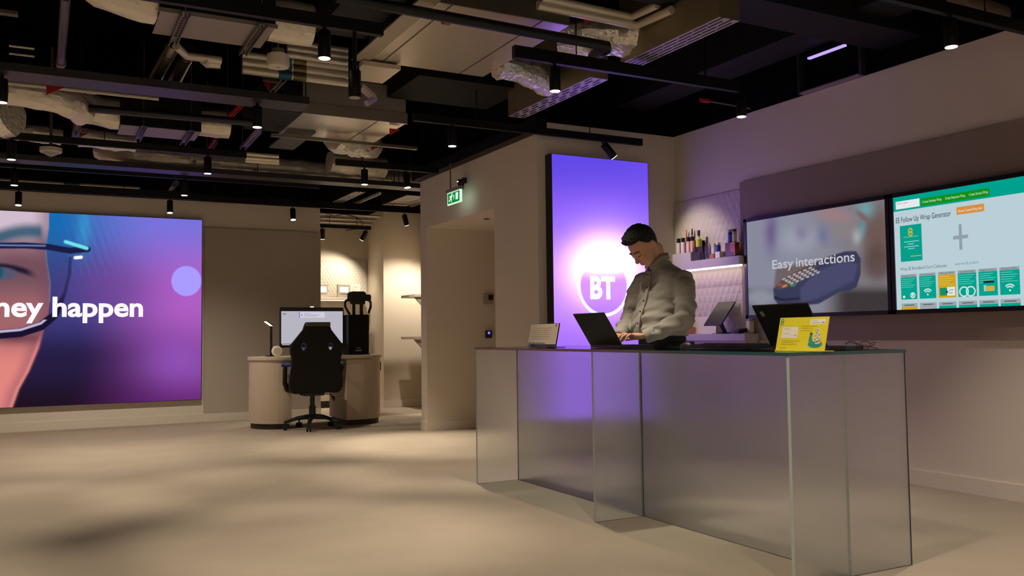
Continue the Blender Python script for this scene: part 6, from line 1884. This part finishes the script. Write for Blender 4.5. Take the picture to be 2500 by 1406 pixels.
def folds(c, n_):
    v = 0.0
    v += 0.0085*mnoise.noise(Vector((c.x*7+c.z*9, c.y*7-c.z*5, c.z*16)))
    v += 0.0052*mnoise.noise(Vector((c.x*16-c.z*20, c.y*16+c.z*14, c.z*34+5)))
    # tension folds running from the near shoulder to the belly
    q = (c.z*0.8+c.x*0.55+c.y*0.35)
    v += 0.0050*math.sin(q*95+3*mnoise.noise(c*5))*max(0, min(1, (1.27-c.z)/0.15))*max(0, min(1, (c.z-0.98)/0.05))
    if c.y < 4.30 or c.y > 4.70: v += 0.004*math.sin((c.z+0.3*c.x)*75+2*mnoise.noise(c*9))*max(0, min(1, (1.25-c.z)/0.1))
    return v


sh_ = remeshed('shirt', SB, 0.0075, SHIRT, man, 4, folds)
# collar, cuffs, placket, buttons, pocket
col_ = MB(); prof = []
cxn, rn = 3.428, 0.056
for j, (dr, dz) in enumerate(((0.008, -0.040), (0.003, 0.016), (0.004, 0.030), (0.010, 0.030), (0.021, 0.002), (0.018, -0.006))):
    ring = []
    for k in range(33):
        a = math.radians(-180+17+326*k/32)         # gap at the front (-X)
        fwd_ = max(0, -math.cos(a))
        rr = rn+dr+0.004*fwd_
        z_ = 1.462+dz-0.060*fwd_*fwd_*(0.95 if j < 4 else 1.15)+0.012*max(0, math.cos(a))
        ring.append(Vector((cxn+rr*math.cos(a)*1.02+0.008*fwd_, PY+rr*math.sin(a), z_)))
    prof.append(ring)
for r_ in range(len(prof)-1):
    col_.loft([prof[r_], prof[r_+1]], caps=False, closed=False)
cl = col_.build('collar', SHIRT, sh_, smooth=True, angle=80)
so = cl.modifiers.new('thick', 'SOLIDIFY'); so.thickness = 0.003; so.offset = 0
for E_, W_ in ((NE, NW), (FE, FW)):
    MB().tube([E_.lerp(W_, 0.76), E_.lerp(W_, 0.78), E_.lerp(W_, 1.03), E_.lerp(W_, 1.05)], [0.040, 0.047, 0.042, 0.036], 20).build('cuff', SHIRT, sh_, smooth=True)
btn = mat('button_dark', (44, 38, 34), 0.4)
pl = []
tbl = [(1.380, 3.362), (1.335, 3.361), (1.27, 3.350), (1.18, 3.322), (1.10, 3.284), (1.03, 3.270), (0.985, 3.280)]
def front_x(z): return float(np.interp(z, [q[0] for q in tbl[::-1]], [q[1] for q in tbl[::-1]]))
n_ = 18
rings = []
for i in range(n_+1):
    z_ = 1.385-(1.385-0.988)*i/n_; x_ = front_x(z_)-0.006
    rings.append([Vector((x_+0.012, PY-0.016, z_)), Vector((x_, PY-0.016, z_)), Vector((x_-0.001, PY, z_)), Vector((x_, PY+0.016, z_)), Vector((x_+0.012, PY+0.016, z_))])
MB().loft(rings).build('placket', SHIRT, sh_, smooth=True, angle=50)
for z_ in (1.366, 1.283, 1.200, 1.132, 1.060):
    MB().lathe([(0.0062, 0), (0.0062, 0.0022)], (front_x(z_)-0.0075, PY, z_), 14, (-1, 0, -0.15)).build('button', btn, sh_)
# trousers, belt, shoes
T = MB()
T.loft(trunk_rings([(0.86, 3.455, 0.115, 0.165), (0.93, 3.455, 0.122, 0.170), (1.00, 3.452, 0.118, 0.160), (1.02, 3.452, 0.115, 0.156)]))
for s_ in (-1, 1):
    T.tube([(3.455, PY+s_*0.085, 0.93), (3.45, PY+s_*0.095, 0.72), (3.455, PY+s_*0.10, 0.50), (3.465, PY+s_*0.10, 0.28), (3.470, PY+s_*0.10, 0.055)], [0.098, 0.090, 0.072, 0.066, 0.062], 16)
remeshed('trousers', T, 0.011, TROU, man, 4, lambda c, n_: 0.006*mnoise.noise(Vector((c.x*9, c.y*9, c.z*14))))
for s_ in (-1, 1):
    MB().loft([[Vector((3.525-0.26*f_, PY+s_*(0.10+0.02*f_)+w_*math.cos(a), 0.004+max(0.0, h_*(0.5+0.5*math.sin(a))))) for a in [2*math.pi*k/16 for k in range(16)]] for f_, w_, h_ in ((0, 0.022, 0.06), (0.06, 0.036, 0.075), (0.35, 0.040, 0.080), (0.65, 0.045, 0.058), (0.9, 0.038, 0.044), (1.0, 0.018, 0.028))]).build('shoe', SHOE, man, smooth=True)
